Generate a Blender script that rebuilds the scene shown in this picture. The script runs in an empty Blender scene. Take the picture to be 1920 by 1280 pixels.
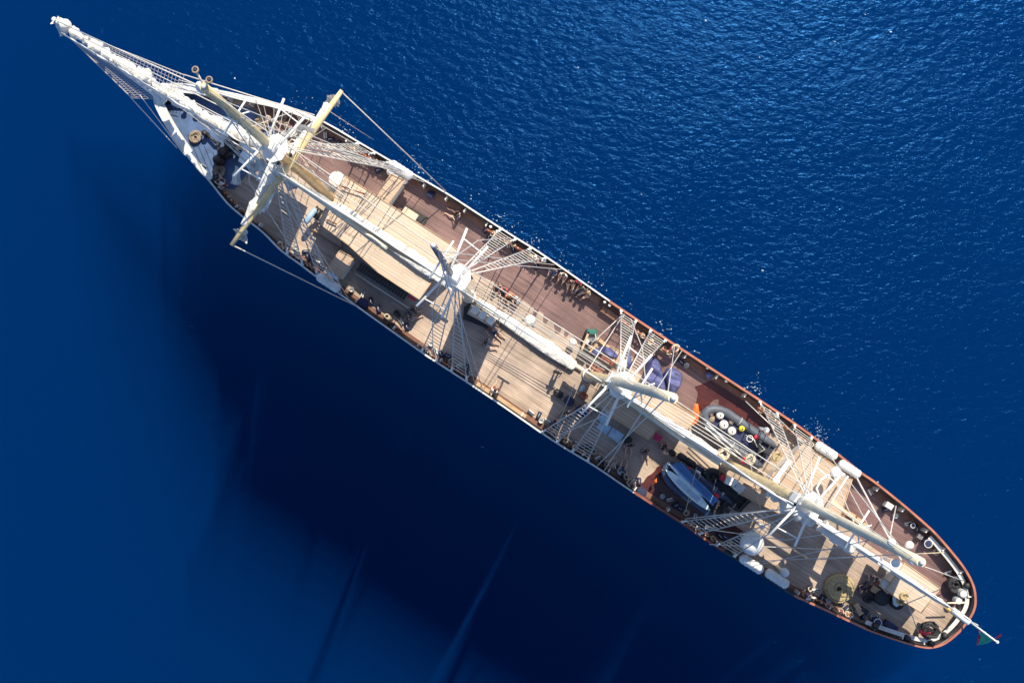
import bpy, bmesh, math, random
from mathutils import Vector, Matrix, noise
random.seed(11)
R = math.radians
SC = bpy.context.scene
COL = SC.collection

# ------------------------------------------------------------ camera, sky, sun
HC, F, NX, NY = 68.6, 1900.0, 952.0, 660.0
cam = bpy.data.cameras.new('camera')
cam_o = bpy.data.objects.new('camera', cam)
COL.objects.link(cam_o)
SC.camera = cam_o
cam.sensor_width = 36
cam.lens = F / 1920 * 36
cam.shift_x = (960 - NX) / 1920
cam.shift_y = (NY - 640) / 1920
cam.clip_end = 5000
cam_o.location = (0, 0, HC)

SUN_EL = R(50)
sd = Vector((.39, .92, 0)).normalized() * math.cos(SUN_EL)
sd.z = math.sin(SUN_EL)
W = bpy.data.worlds.new('World')
SC.world = W
W.use_nodes = True
wt = W.node_tree
sk = wt.nodes.new('ShaderNodeTexSky')
sk.sky_type = 'NISHITA'
sk.sun_disc = False
sk.sun_elevation = SUN_EL
sk.sun_rotation = math.atan2(sd.x, sd.y)
sk.ozone_density = 4.0
wt.nodes['Background'].inputs[1].default_value = .12
wt.links.new(sk.outputs[0], wt.nodes['Background'].inputs[0])
sun = bpy.data.lights.new('sun', 'SUN')
sun.energy = 5.0
sun.angle = R(.5)
sun.color = (1, .89, .67)
sun_o = bpy.data.objects.new('sun', sun)
COL.objects.link(sun_o)
sun_o.rotation_euler = sd.to_track_quat('Z', 'Y').to_euler()
sun_o.location = (40, 90, 120)
SC.view_settings.view_transform = 'Standard'
SC.view_settings.look = 'None'
SC.view_settings.exposure = .4
SC.cycles.max_bounces = 8
SC.cycles.volume_bounces = 0
SC.cycles.transparent_max_bounces = 12

# ------------------------------------------------------------ frames of reference
ZD, ZR = 2.6, 3.7                 # deck, rail cap
AX = Vector((.839, -.544, 0)).normalized()     # towards the stern
AY = Vector((.544, .839, 0)).normalized()      # towards the sunlit side
ANG = math.atan2(AX.y, AX.x)

def P(px, py, z=ZD):
    k = (HC - z) / F
    return Vector(((px - NX) * k, -(py - NY) * k, z))
O0 = P(947, 597, ZR); O0.z = 0
def S(u, v, z):
    p = O0 + AX * u + AY * v
    return Vector((p.x, p.y, z))
def toS(p):
    q = Vector((p.x, p.y, 0)) - O0
    return q.dot(AX), q.dot(AY)

# ------------------------------------------------------------ materials
def mat(name, col, rough=.6, var=.15, scale=3.0, bump=0.0, metal=0.0, stretch=None):
    m = bpy.data.materials.new(name); m.use_nodes = True
    t = m.node_tree; b = t.nodes['Principled BSDF']
    tc = t.nodes.new('ShaderNodeTexCoord')
    n = t.nodes.new('ShaderNodeTexNoise'); n.inputs['Scale'].default_value = scale; n.inputs['Detail'].default_value = 6
    src = tc.outputs['Object']
    if stretch:
        mp = t.nodes.new('ShaderNodeMapping'); mp.vector_type = 'TEXTURE'
        mp.inputs['Rotation'].default_value = (0, 0, ANG); mp.inputs['Scale'].default_value = stretch
        t.links.new(src, mp.inputs[0]); src = mp.outputs[0]
    t.links.new(src, n.inputs['Vector'])
    r = t.nodes.new('ShaderNodeMapRange')
    r.inputs['From Min'].default_value = .3; r.inputs['From Max'].default_value = .7
    r.inputs['To Min'].default_value = 1 - var; r.inputs['To Max'].default_value = 1 + var
    t.links.new(n.outputs['Fac'], r.inputs['Value'])
    mx = t.nodes.new('ShaderNodeVectorMath'); mx.operation = 'SCALE'
    mx.inputs[0].default_value = col
    t.links.new(r.outputs[0], mx.inputs['Scale'])
    t.links.new(mx.outputs[0], b.inputs['Base Color'])
    b.inputs['Roughness'].default_value = rough
    b.inputs['Metallic'].default_value = metal
    if bump:
        bp = t.nodes.new('ShaderNodeBump'); bp.inputs['Strength'].default_value = bump; bp.inputs['Distance'].default_value = .05
        t.links.new(n.outputs['Fac'], bp.inputs['Height']); t.links.new(bp.outputs[0], b.inputs['Normal'])
    return m

def planks(name, c1, c2, seam, row=.16, length=5.0, rough=.65, stain=.25, cross=False, seamw=.012, sc=.5):
    m = bpy.data.materials.new(name); m.use_nodes = True
    t = m.node_tree; b = t.nodes['Principled BSDF']; L = t.links.new
    tc = t.nodes.new('ShaderNodeTexCoord')
    mp = t.nodes.new('ShaderNodeMapping'); mp.vector_type = 'TEXTURE'
    mp.inputs['Rotation'].default_value = (0, 0, ANG + (math.pi / 2 if cross else 0))
    L(tc.outputs['Object'], mp.inputs[0])
    br = t.nodes.new('ShaderNodeTexBrick')
    br.inputs['Color1'].default_value = (*c1, 1); br.inputs['Color2'].default_value = (*c2, 1); br.inputs['Mortar'].default_value = (*seam, 1)
    br.inputs['Scale'].default_value = 1; br.inputs['Mortar Size'].default_value = seamw
    br.inputs['Brick Width'].default_value = length; br.inputs['Row Height'].default_value = row
    br.offset = .37; br.offset_frequency = 3
    L(mp.outputs[0], br.inputs['Vector'])
    # grain that runs with the boards and broad wear
    m2 = t.nodes.new('ShaderNodeMapping'); m2.inputs['Scale'].default_value = (.25, 4, 1); L(mp.outputs[0], m2.inputs[0])
    g = t.nodes.new('ShaderNodeTexNoise'); g.inputs['Scale'].default_value = 1.6; g.inputs['Detail'].default_value = 8; g.inputs['Roughness'].default_value = .65
    L(m2.outputs[0], g.inputs['Vector'])
    w = t.nodes.new('ShaderNodeTexNoise'); w.inputs['Scale'].default_value = sc; w.inputs['Detail'].default_value = 7
    L(mp.outputs[0], w.inputs['Vector'])
    ad = t.nodes.new('ShaderNodeMath'); ad.operation = 'ADD'; L(g.outputs['Fac'], ad.inputs[0]); L(w.outputs['Fac'], ad.inputs[1])
    r = t.nodes.new('ShaderNodeMapRange'); r.inputs['From Min'].default_value = .7; r.inputs['From Max'].default_value = 1.3
    r.inputs['To Min'].default_value = 1 - stain; r.inputs['To Max'].default_value = 1 + stain
    L(ad.outputs[0], r.inputs['Value'])
    mx = t.nodes.new('ShaderNodeVectorMath'); mx.operation = 'SCALE'
    L(br.outputs['Color'], mx.inputs[0]); L(r.outputs[0], mx.inputs['Scale'])
    L(mx.outputs[0], b.inputs['Base Color'])
    b.inputs['Roughness'].default_value = rough
    return m

M = {}
M['teak'] = planks('dry_teak', (.445, .35, .292), (.385, .298, .245), (.22, .16, .13), row=.15, seamw=.009, stain=.46)
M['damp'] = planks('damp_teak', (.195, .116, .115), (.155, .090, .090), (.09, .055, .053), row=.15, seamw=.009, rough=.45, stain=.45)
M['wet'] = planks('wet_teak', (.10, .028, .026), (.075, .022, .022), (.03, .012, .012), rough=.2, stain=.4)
M['roof'] = planks('roof_teak', (.58, .475, .385), (.53, .43, .345), (.36, .27, .20), row=.2, length=3.5, stain=.14)
M['roof2'] = planks('worn_roof_teak', (.49, .37, .285), (.44, .33, .25), (.26, .18, .13), row=.22, length=3.5, stain=.18)
M['blue'] = mat('slate_blue_deck_paint', (.062, .115, .25), .6, .3, 1.6)
M['board'] = mat('varnished_covering_board', (.20, .10, .075), .4, .25, 2)
M['rail'] = mat('orange_varnish', (.40, .15, .095), .35, .22, 1.6)
M['white'] = mat('white_paint', (.78, .78, .77), .45, .08, 1.5)
M['dull'] = mat('weathered_white_paint', (.58, .59, .60), .55, .18, 1.5)
M['hull'] = mat('white_hull_paint', (.62, .63, .65), .4, .1, .6)
M['strake'] = mat('dark_hull_strake', (.03, .035, .05), .5, .2, .8)
M['bulw'] = mat('shade_dark_bulwark', (.045, .042, .055), .6, .5, 1.2)  # inner bulwark face; its shade is put into this dark colour
M['gold'] = mat('golden_varnish', (.60, .36, .13), .35, .22, 2.5)
M['spar'] = mat('cream_spar_paint', (.74, .67, .50), .45, .14, 2)
M['yel'] = mat('honey_spar_varnish', (.66, .52, .28), .4, .2, 2)
M['grey'] = mat('grey_spar_paint', (.20, .19, .21), .5, .2, 2)
M['rope'] = mat('hemp_rope', (.52, .44, .34), .9, .2, 12)
M['wire'] = mat('pale_rigging', (.60, .57, .53), .7, .15, 6)
M['net'] = mat('net_cord', (.50, .47, .44), .9, .15, 6)
M['coil'] = mat('old_mooring_rope', (.30, .24, .19), .95, .3, 14, .6)
M['straw'] = mat('straw_netting', (.44, .35, .20), .95, .3, 9, .8)
M['black'] = mat('black_rubber', (.02, .021, .026), .6, .4, 5)
M['iron'] = mat('black_iron', (.03, .028, .032), .5, .4, 5, .3)
M['navy'] = mat('navy_fabric', (.025, .032, .09), .8, .4, 5, .5)
M['tarp'] = mat('blue_tarpaulin', (.085, .095, .24), .6, .35, 2.5, .6)
M['tube'] = mat('grey_inflatable_fabric', (.085, .10, .135), .55, .15, 3)
M['tubeb'] = mat('navy_inflatable_fabric', (.035, .055, .12), .55, .2, 3)
M['blues'] = mat('bright_blue_cloth', (.06, .17, .42), .7, .2, 5)
M['pale'] = mat('pale_blue_board', (.60, .72, .78), .4, .1, 3)
M['sky'] = mat('sky_blue_paint', (.33, .47, .62), .5, .2, 3)
M['red'] = mat('red_cloth', (.55, .03, .06), .7, .2, 6)
M['pink'] = mat('magenta_mat', (.52, .04, .12), .8, .2, 6)
M['orange'] = mat('orange_cloth', (.75, .16, .025), .7, .3, 5, .5)
M['brick'] = mat('rust_red_paint', (.24, .07, .045), .6, .35, 4)
M['yellow'] = mat('yellow_plastic', (.75, .62, .04), .4, .1, 4)
M['green'] = mat('green_plastic', (.02, .13, .11), .5, .3, 5)
M['flaggreen'] = mat('green_flag_cloth', (.03, .40, .27), .8, .15, 4)
M['flagred'] = mat('red_flag_cloth', (.60, .03, .06), .8, .15, 4)
M['jean'] = mat('denim', (.13, .19, .32), .85, .2, 9)
M['skin'] = mat('skin', (.62, .40, .31), .5, .12, 9)
M['hair'] = mat('dark_hair', (.03, .02, .015), .6, .3, 20)
M['fair'] = mat('fair_hair', (.30, .20, .10), .6, .3, 20)
M['glass'] = mat('dark_glass', (.02, .03, .04), .1, .1, 2)
M['tan'] = mat('tan_board', (.50, .33, .20), .6, .2, 2, 0, 0, (1, .2, 1))
M['canister'] = mat('canister_fibreglass', (.68, .69, .70), .4, .16, 2)
M['fender'] = mat('cream_fender', (.80, .76, .70), .45, .1, 5)

def sailcloth(name, col):
    m = bpy.data.materials.new(name); m.use_nodes = True
    t = m.node_tree; t.nodes.clear(); L = t.links.new
    o = t.nodes.new('ShaderNodeOutputMaterial'); mx = t.nodes.new('ShaderNodeMixShader'); mx.inputs[0].default_value = .08
    d = t.nodes.new('ShaderNodeBsdfDiffuse'); tr = t.nodes.new('ShaderNodeBsdfTranslucent')
    d.inputs[0].default_value = (*col, 1); tr.inputs[0].default_value = (*col, 1)
    n = t.nodes.new('ShaderNodeTexNoise'); n.inputs['Scale'].default_value = 2.2; n.inputs['Detail'].default_value = 5
    tc = t.nodes.new('ShaderNodeTexCoord'); L(tc.outputs['Object'], n.inputs['Vector'])
    b = t.nodes.new('ShaderNodeBump'); b.inputs['Strength'].default_value = 1; b.inputs['Distance'].default_value = .22
    L(n.outputs['Fac'], b.inputs['Height']); L(b.outputs[0], d.inputs['Normal'])
    L(d.outputs[0], mx.inputs[1]); L(tr.outputs[0], mx.inputs[2]); L(mx.outputs[0], o.inputs[0])
    return m
M['sail'] = sailcloth('white_sailcloth', (.72, .705, .68))

# ------------------------------------------------------------ sea
def sea():
    m = bpy.data.materials.new('sea_water'); m.use_nodes = True
    t = m.node_tree; t.nodes.clear(); N = t.nodes.new; L = t.links.new
    out = N('ShaderNodeOutputMaterial'); mix = N('ShaderNodeMixShader'); tr = N('ShaderNodeBsdfTransparent'); gl = N('ShaderNodeBsdfGlossy')
    gl.inputs['Roughness'].default_value = .16; gl.inputs['Color'].default_value = (.06, .30, .85, 1)
    fr = N('ShaderNodeFresnel'); fr.inputs[0].default_value = 1.33
    tc = N('ShaderNodeTexCoord')
    def wave(rot, sx, sy, scale, det, dist):
        mp = N('ShaderNodeMapping'); mp.inputs['Rotation'].default_value = (0, 0, R(rot)); mp.inputs['Scale'].default_value = (sx, sy, 1)
        L(tc.outputs['Object'], mp.inputs[0])
        n = N('ShaderNodeTexNoise'); n.inputs['Scale'].default_value = scale; n.inputs['Detail'].default_value = det; n.inputs['Roughness'].default_value = .55
        n.inputs['Distortion'].default_value = dist
        L(mp.outputs[0], n.inputs['Vector']); return n
    a = wave(38, .75, 1.25, 1.9, 5, .3)
    c = wave(-12, .7, 1.0, .16, 3, 0)
    mu = N('ShaderNodeMath'); mu.operation = 'MULTIPLY_ADD'; mu.inputs[1].default_value = 1.6
    g = wave(60, .5, 1.3, .055, 4, .6); gr = N('ShaderNodeMapRange'); gr.inputs['From Min'].default_value = .38; gr.inputs['From Max'].default_value = .62
    gr.inputs['To Min'].default_value = .8; gr.inputs['To Max'].default_value = 1.2; L(g.outputs['Fac'], gr.inputs['Value'])
    f2 = wave(55, .6, 1.3, 5.5, 3, .5); ma = N('ShaderNodeMath'); ma.operation = 'MULTIPLY_ADD'; ma.inputs[1].default_value = .22
    L(f2.outputs['Fac'], ma.inputs[0]); L(a.outputs['Fac'], ma.inputs[2])
    mg = N('ShaderNodeMath'); mg.operation = 'MULTIPLY'; L(ma.outputs[0], mg.inputs[0]); L(gr.outputs[0], mg.inputs[1])
    L(c.outputs['Fac'], mu.inputs[0]); L(mg.outputs[0], mu.inputs[2])
    b = N('ShaderNodeBump'); b.inputs['Distance'].default_value = .092; b.inputs['Strength'].default_value = 1
    L(mu.outputs[0], b.inputs['Height'])
    L(b.outputs[0], gl.inputs['Normal']); L(b.outputs[0], fr.inputs['Normal'])
    L(fr.outputs[0], mix.inputs[0]); L(tr.outputs[0], mix.inputs[1]); L(gl.outputs[0], mix.inputs[2]); L(mix.outputs[0], out.inputs[0])
    pv = N('ShaderNodeVolumePrincipled'); pv.inputs['Color'].default_value = (.0003, .17, .94, 1)
    pv.inputs['Density'].default_value = .042; pv.inputs['Anisotropy'].default_value = .1
    L(pv.outputs[0], out.inputs['Volume'])
    bm = bmesh.new(); bmesh.ops.create_cube(bm, size=1, matrix=Matrix.Translation((0, 0, -45)) @ Matrix.Diagonal((3000, 3000, 90, 1)))
    me = bpy.data.meshes.new('water'); bm.to_mesh(me); me.materials.append(m)
    o = bpy.data.objects.new('water', me); COL.objects.link(o); o['kind'] = 'structure'
sea()

# ------------------------------------------------------------ mesh helpers (all in world coordinates)
class B:
    def __init__(s): s.bm = bmesh.new(); s.mats = []
    def mi(s, m):
        if m not in s.mats: s.mats.append(m)
        return s.mats.index(m)
    def face(s, vs, mi=0, smooth=False):
        try:
            f = s.bm.faces.new(vs); f.material_index = mi; f.smooth = smooth
        except ValueError: pass
    def prism(s, pts, z0, z1, m=None, bevel=0):
        mi = s.mi(m)
        lo = [s.bm.verts.new((p.x, p.y, z0)) for p in pts]; hi = [s.bm.verts.new((p.x, p.y, z1)) for p in pts]
        n = len(pts)
        s.face(hi, mi); s.face(lo[::-1], mi)
        for i in range(n): s.face([lo[i], lo[(i + 1) % n], hi[(i + 1) % n], hi[i]], mi)
        return s
    def sheet(s, pts, z, m=None):
        s.face([s.bm.verts.new((p.x, p.y, z)) for p in pts], s.mi(m)); return s
    def ring(s, c, ax, r, n, ph=0):
        ax = ax.normalized(); a = ax.orthogonal().normalized() if abs(ax.z) > .9 else ax.cross(Vector((0, 0, 1))).normalized()
        b = ax.cross(a)
        return [s.bm.verts.new(c + a * (r * math.cos(2 * math.pi * i / n + ph)) + b * (r * math.sin(2 * math.pi * i / n + ph))) for i in range(n)]
    def tube(s, pts, rs, m=None, n=6, closed=False, cap=True):
        mi = s.mi(m)
        if not hasattr(rs, '__len__'): rs = [rs] * len(pts)
        prev = first = None; L = len(pts)
        for i, p in enumerate(pts):
            if closed: d = pts[(i + 1) % L] - pts[i - 1]
            else: d = pts[min(i + 1, L - 1)] - pts[max(i - 1, 0)]
            if d.length < 1e-6: d = Vector((0, 0, 1))
            k = s.ring(p, d, rs[i], n)
            if prev:
                for j in range(n): s.face([prev[j], prev[(j + 1) % n], k[(j + 1) % n], k[j]], mi, n > 4)
            else: first = k
            prev = k
        if closed:
            for j in range(n): s.face([prev[j], prev[(j + 1) % n], first[(j + 1) % n], first[j]], mi, True)
        elif cap:
            s.face(first[::-1], mi); s.face(prev, mi)
        return s
    def box(s, c, sx, sy, sz, rot=None, m=None, bev=0):
        """c = centre of the base; the long side lies along the ship unless rot is given"""
        rot = ANG if rot is None else rot
        mi = s.mi(m); cs, sn = math.cos(rot), math.sin(rot)
        def pt(x, y, z): return s.bm.verts.new((c.x + x * cs - y * sn, c.y + x * sn + y * cs, c.z + z))
        e = bev or 0
        if e:
            rings = []
            for z, i in ((0, 0), (sz - e, 0), (sz, e)):
                x, y = sx / 2 - i, sy / 2 - i
                rings.append([pt(x, y, z), pt(-x, y, z), pt(-x, -y, z), pt(x, -y, z)])
        else:
            x, y = sx / 2, sy / 2
            rings = [[pt(x, y, z), pt(-x, y, z), pt(-x, -y, z), pt(x, -y, z)] for z in (0, sz)]
        s.face(rings[0][::-1], mi); s.face(rings[-1], mi)
        for a, b in zip(rings, rings[1:]):
            for i in range(4): s.face([a[i], a[(i + 1) % 4], b[(i + 1) % 4], b[i]], mi)
        return s
    def lathe(s, c, prof, m=None, n=16):
        mi = s.mi(m); prev = None
        for r, z in prof:
            if r < 1e-4: k = [s.bm.verts.new((c.x, c.y, c.z + z))]
            else: k = [s.bm.verts.new((c.x + r * math.cos(2 * math.pi * i / n), c.y + r * math.sin(2 * math.pi * i / n), c.z + z)) for i in range(n)]
            if prev:
                for i in range(n):
                    a, b = prev[i % len(prev)], prev[(i + 1) % len(prev)]; d, e = k[i % len(k)], k[(i + 1) % len(k)]
                    vs = []
                    for v in (a, b, e, d):
                        if v not in vs: vs.append(v)
                    if len(vs) > 2: s.face(vs, mi, True)
            prev = k
        return s
    def ball(s, c, r, m=None, n=14, sz=1):
        return s.lathe(c, [(r * math.sin(math.pi * i / 8), -r * sz * math.cos(math.pi * i / 8)) for i in range(9)], m, n)
    def torus(s, c, R_, r, m=None, n=20, k=6, tilt=0):
        pts = [c + Vector((R_ * math.cos(2 * math.pi * i / n), R_ * math.sin(2 * math.pi * i / n), tilt * R_ * math.sin(2 * math.pi * i / n))) for i in range(n)]
        return s.tube(pts, r, m, k, True)
    def grid(s, fn, nu, nv, m=None):
        mi = s.mi(m); g = [[s.bm.verts.new(fn(i / nu, j / nv)) for j in range(nv + 1)] for i in range(nu + 1)]
        for i in range(nu):
            for j in range(nv): s.face([g[i][j], g[i + 1][j], g[i + 1][j + 1], g[i][j + 1]], mi, True)
        return s
    def lump(s, pts, r, m=None, seed=0, n=10, amp=.35, step=.14):
        """a rolled-up sail or bundle: a thick tube with an uneven outline"""
        out, rs = [], []
        if not hasattr(r, '__len__'): r = [r] * len(pts)
        for a, b, ra, rb in zip(pts, pts[1:], r, r[1:]):
            k = max(2, int((b - a).length / step))
            for i in range(k):
                t = i / k; p = a.lerp(b, t)
                q = noise.noise(p * 1.7 + Vector((seed, 0, 0))); q2 = noise.noise(p * 5 + Vector((0, seed, 0)))
                out.append(p + Vector((q2, q, q2)) * .06); rs.append((ra + (rb - ra) * t) * (1 + amp * q * 1.6 + amp * 1.3 * q2 + (.10 * math.sin(len(out) * 1.9 + q * 5) if amp > .2 else 0)))
        out.append(pts[-1]); rs.append(r[-1] * .6)
        s.tube(out, rs, m, n)
        return s
    def build(s, name, m=None, parent=None, local=False, disp=0):
        s.bm.normal_update()
        bmesh.ops.recalc_face_normals(s.bm, faces=s.bm.faces) if disp >= 0 else None
        if disp:
            for v in s.bm.verts:
                v.co += Vector((noise.noise(v.co * 4), noise.noise(v.co * 4 + Vector((9, 0, 0))), noise.noise(v.co * 4 + Vector((0, 9, 0))))) * disp
        off = Vector((0, 0, 0))
        if parent is not None and not local: off = wloc(parent)
        if parent is None and not local:
            # a thing that is one mesh: origin at its base
            vs = s.bm.verts
            off = sum((v.co for v in vs), Vector()) / max(1, len(vs)); off.z = min(v.co.z for v in vs)
        if off.length:
            for v in s.bm.verts: v.co -= off
        bmesh.ops.triangulate(s.bm, faces=[f for f in s.bm.faces if len(f.verts) > 4])
        me = bpy.data.meshes.new(name); s.bm.to_mesh(me); s.bm.free()
        ms = s.mats if s.mats and s.mats != [None] else [m]
        for x in ms: me.materials.append(M[x or m] if isinstance(x or m, str) else (x or m))
        o = bpy.data.objects.new(name, me); COL.objects.link(o)
        if parent is not None: o.parent = parent
        else: o.location = off
        return o
def wloc(o):
    v = Vector(o.location)
    while o.parent: o = o.parent; v += Vector(o.location)
    return v
def tag(o, label, cat, group=None, kind=None):
    o['label'] = label; o['category'] = cat
    if group: o['group'] = group
    if kind: o['kind'] = kind
    return o
def thing(name, loc, label, cat, group=None):
    o = bpy.data.objects.new(name, None); COL.objects.link(o); o.location = loc; o.empty_display_size = .3
    return tag(o, label, cat, group)
def tree(o, parent=None):
    c = o.copy(); COL.objects.link(c); c.parent = parent
    for ch in list(o.children): tree(ch, c)
    return c
def empty_part(name, parent, loc):
    o = bpy.data.objects.new(name, None); COL.objects.link(o); o.parent = parent; o.location = Vector(loc) - wloc(parent); return o
def px(lst, z): return [P(x, y, z) for x, y in lst]

# ------------------------------------------------------------ THE SHIP
ship = thing('sailing_ship', S(0, 0, 0), 'long white four-masted wooden-decked sailing ship lying on the dark blue sea', 'ship')

up = [(409,170),(469,183),(538,200),(606,228),(675,268),(733,302),(778,328),(840,364),(894,399),(963,443),(1022,480),(1143,564),(1230,622),(1320,681),(1403,735),(1450,766),(1496,797),(1536,826),(1572,851),(1616,886),(1638,901),(1686,939),(1727,974),(1755,1000),(1789,1039),(1812,1070),(1826,1100),(1829,1128)]
st = [(1824,1148),(1813,1165),(1798,1184),(1772,1205),(1748,1213)]
lo = [(1727,1212),(1693,1203),(1651,1189),(1622,1178),(1577,1157),(1512,1127),(1488,1116),(1440,1085),(1387,1052),(1356,1033),(1311,1004),(1277,980),(1188,923),(1114,873),(1040,828),(944,762),(872,714),(800,667),(763,641),(663,570),(593,519),(560,494),(527,470),(493,436),(457,408),(426,381),(393,340),(369,314),(342,280),(316,240),(296,203)]
bow = [(291,185),(297,172),(312,160),(355,161)]
outline_px = bow + up + st + lo
def spline(pts, n=4):
    out = []; L = len(pts)
    for i in range(L):
        a, b, c, d = pts[i - 1], pts[i], pts[(i + 1) % L], pts[(i + 2) % L]
        for k in range(n):
            t = k / n
            out.append(.5 * ((2 * b) + (c - a) * t + (2 * a - 5 * b + 4 * c - d) * t * t + (3 * b - a - 3 * c + d) * t ** 3))
    return out
OUT = spline(px(outline_px, ZR), 3)
def inset(pts, d):
    out = []; L = len(pts)
    for i in range(L):
        t = (pts[(i + 1) % L] - pts[i - 1]).normalized(); n = Vector((t.y, -t.x, 0))
        out.append(pts[i] + n * d)
    return out
# the outline runs clockwise seen from above, so +d is inwards
rmid = inset(OUT, .5)
area = lambda q: abs(sum(a.x * b.y - b.x * a.y for a, b in zip(q, q[1:] + q[:1]))) / 2
SG = 1 if area(rmid) < area(OUT) else -1
def ins(d): return inset(OUT, SG * d)
def loft(rings, m, name, parent, close_top=False, close_bot=False):
    b = B(); mi = b.mi(m); vs = [[b.bm.verts.new(p) for p in r] for r in rings]
    L = len(rings[0])
    for a, c in zip(vs, vs[1:]):
        for i in range(L): b.face([a[i], a[(i + 1) % L], c[(i + 1) % L], c[i]], mi, True)
    if close_bot: b.face(vs[-1], mi)
    if close_top: b.face(vs[0], mi)
    return b.build(name, m, parent)
def atz(pts, z, sc=1.0):
    c = O0
    return [Vector((c.x + (p.x - c.x) * sc, c.y + (p.y - c.y) * sc, z)) for p in pts]
hull = loft([atz(ins(.02), ZR - .02), atz(ins(.06), ZD), atz(ins(.14), 1.6), atz(ins(.35), .4), atz(ins(.6), -.6), atz(ins(1.4), -2.4), atz(ins(2.6), -3.6, .94)], 'hull', 'hull', ship, close_bot=True)
loft([atz(ins(-.05), ZR - .32), atz(ins(-.07), ZR - .36), atz(ins(-.07), ZR - .62), atz(ins(-.02), ZR - .66)], 'strake', 'rubbing_strake', hull)
# bulwark inner face
loft([atz(ins(.13), ZR - .03), atz(ins(.15), ZD + .01)], 'bulw', 'bulwark', ship)
# rail cap in stretches of paint and varnish
def capstrip(a, b_, m, name='rail_cap', w0=-.06, w1=.24, z=ZR, h=.09, par=None):
    """strip of the rail between outline indices a..b_"""
    o, i = ins(w0), ins(w1); L = len(OUT); b = B(); mi = b.mi(m); prev = None
    k = a
    while k <= b_:
        q = k % L
        r = [b.bm.verts.new((o[q].x, o[q].y, z)), b.bm.verts.new((o[q].x, o[q].y, z + h)), b.bm.verts.new((i[q].x, i[q].y, z + h)), b.bm.verts.new((i[q].x, i[q].y, z))]
        if prev:
            for j in range(4): b.face([prev[j], prev[(j + 1) % 4], r[(j + 1) % 4], r[j]], mi)
        prev = r; k += 1
    return b.build(name, m, par or ship)
def oi(x, y):
    p = P(x, y, ZR); return min(range(len(OUT)), key=lambda i: (OUT[i] - p).length)
L_ = len(OUT)
i_bow, i1, i2, i3, i4, i5 = 0, oi(1143, 564), oi(1616, 886), oi(1748, 1213), oi(1622, 1178), oi(1488, 1116)
i6, i7 = oi(1350, 1029), oi(1188, 923)
capstrip(oi(409, 170), i1, 'dull', w0=-.04, w1=.06)
capstrip(i1, i3, 'rail', w0=-.04, w1=.10)
capstrip(i3, i4, 'rail', w0=-.04, w1=.06)
capstrip(i4, i5, 'rail', w0=-.04, w1=.1)
capstrip(i5, i6, 'strake', w1=.1)
capstrip(i6, i7, 'brick', w0=-.04, w1=.12)
capstrip(i7, L_ - 10, 'dull', w0=-.04, w1=.07)
capstrip(L_ - 10, L_ + oi(409, 170), 'dull', w0=-.1, w1=.5)
# broad white bow bulwark tops and stern waterway
capstrip(oi(393, 340), L_ - 6, 'dull', 'bow_bulwark_top', w0=0, w1=.32, z=ZR + .1, h=.03)
capstrip(oi(355, 161), oi(606, 228), 'dull', 'bow_bulwark_top', w0=0, w1=.32, z=ZR + .1, h=.03)
capstrip(oi(1755, 1000), i4, 'dull', 'stern_waterway', w0=.25, w1=.52, z=ZR - .35, h=.03)

# decks
deck = B().sheet(atz(ins(.15), ZD), ZD).build('deck', 'teak', ship)
def zone(name, pts, m, k):
    q = px(pts, ZD)
    if 'wet' in name:
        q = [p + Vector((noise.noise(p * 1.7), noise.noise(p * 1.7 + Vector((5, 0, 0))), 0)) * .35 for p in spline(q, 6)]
    return B().sheet(q, ZD + .004 * k).build(name, m, ship)
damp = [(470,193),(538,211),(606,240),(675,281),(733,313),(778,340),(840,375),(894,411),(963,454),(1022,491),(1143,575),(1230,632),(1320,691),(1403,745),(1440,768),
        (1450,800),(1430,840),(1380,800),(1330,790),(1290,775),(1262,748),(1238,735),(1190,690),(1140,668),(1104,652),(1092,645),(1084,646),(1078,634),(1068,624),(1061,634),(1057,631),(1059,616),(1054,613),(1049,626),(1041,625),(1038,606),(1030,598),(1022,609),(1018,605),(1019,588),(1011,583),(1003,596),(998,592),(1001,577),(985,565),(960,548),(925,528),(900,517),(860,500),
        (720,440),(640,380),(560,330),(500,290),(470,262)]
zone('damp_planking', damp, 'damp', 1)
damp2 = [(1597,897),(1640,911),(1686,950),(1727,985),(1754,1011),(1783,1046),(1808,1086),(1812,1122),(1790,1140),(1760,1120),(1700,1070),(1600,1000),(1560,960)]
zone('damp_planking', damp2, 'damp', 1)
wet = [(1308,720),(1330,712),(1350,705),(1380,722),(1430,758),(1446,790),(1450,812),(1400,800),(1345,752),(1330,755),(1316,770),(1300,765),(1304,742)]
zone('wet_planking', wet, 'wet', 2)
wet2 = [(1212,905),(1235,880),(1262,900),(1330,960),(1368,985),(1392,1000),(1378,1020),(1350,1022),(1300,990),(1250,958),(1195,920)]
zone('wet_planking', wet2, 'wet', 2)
fore = [(300,196),(316,178),(360,178),(420,190),(470,203),(500,222),(520,250),(505,270),(485,285),(470,318),(440,356),(418,352),(396,330),(371,304),(345,270),(318,228)]
zone('painted_foredeck', fore, 'blue', 3)
# covering board along the foot of the bulwark
capstrip(oi(606, 228), oi(1755, 1000), 'board', 'covering_board', w0=.16, w1=.52, z=ZD + .004, h=.02)
capstrip(oi(1577, 1157), oi(527, 470), 'board', 'covering_board', w0=.16, w1=.5, z=ZD + .004, h=.02)
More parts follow.
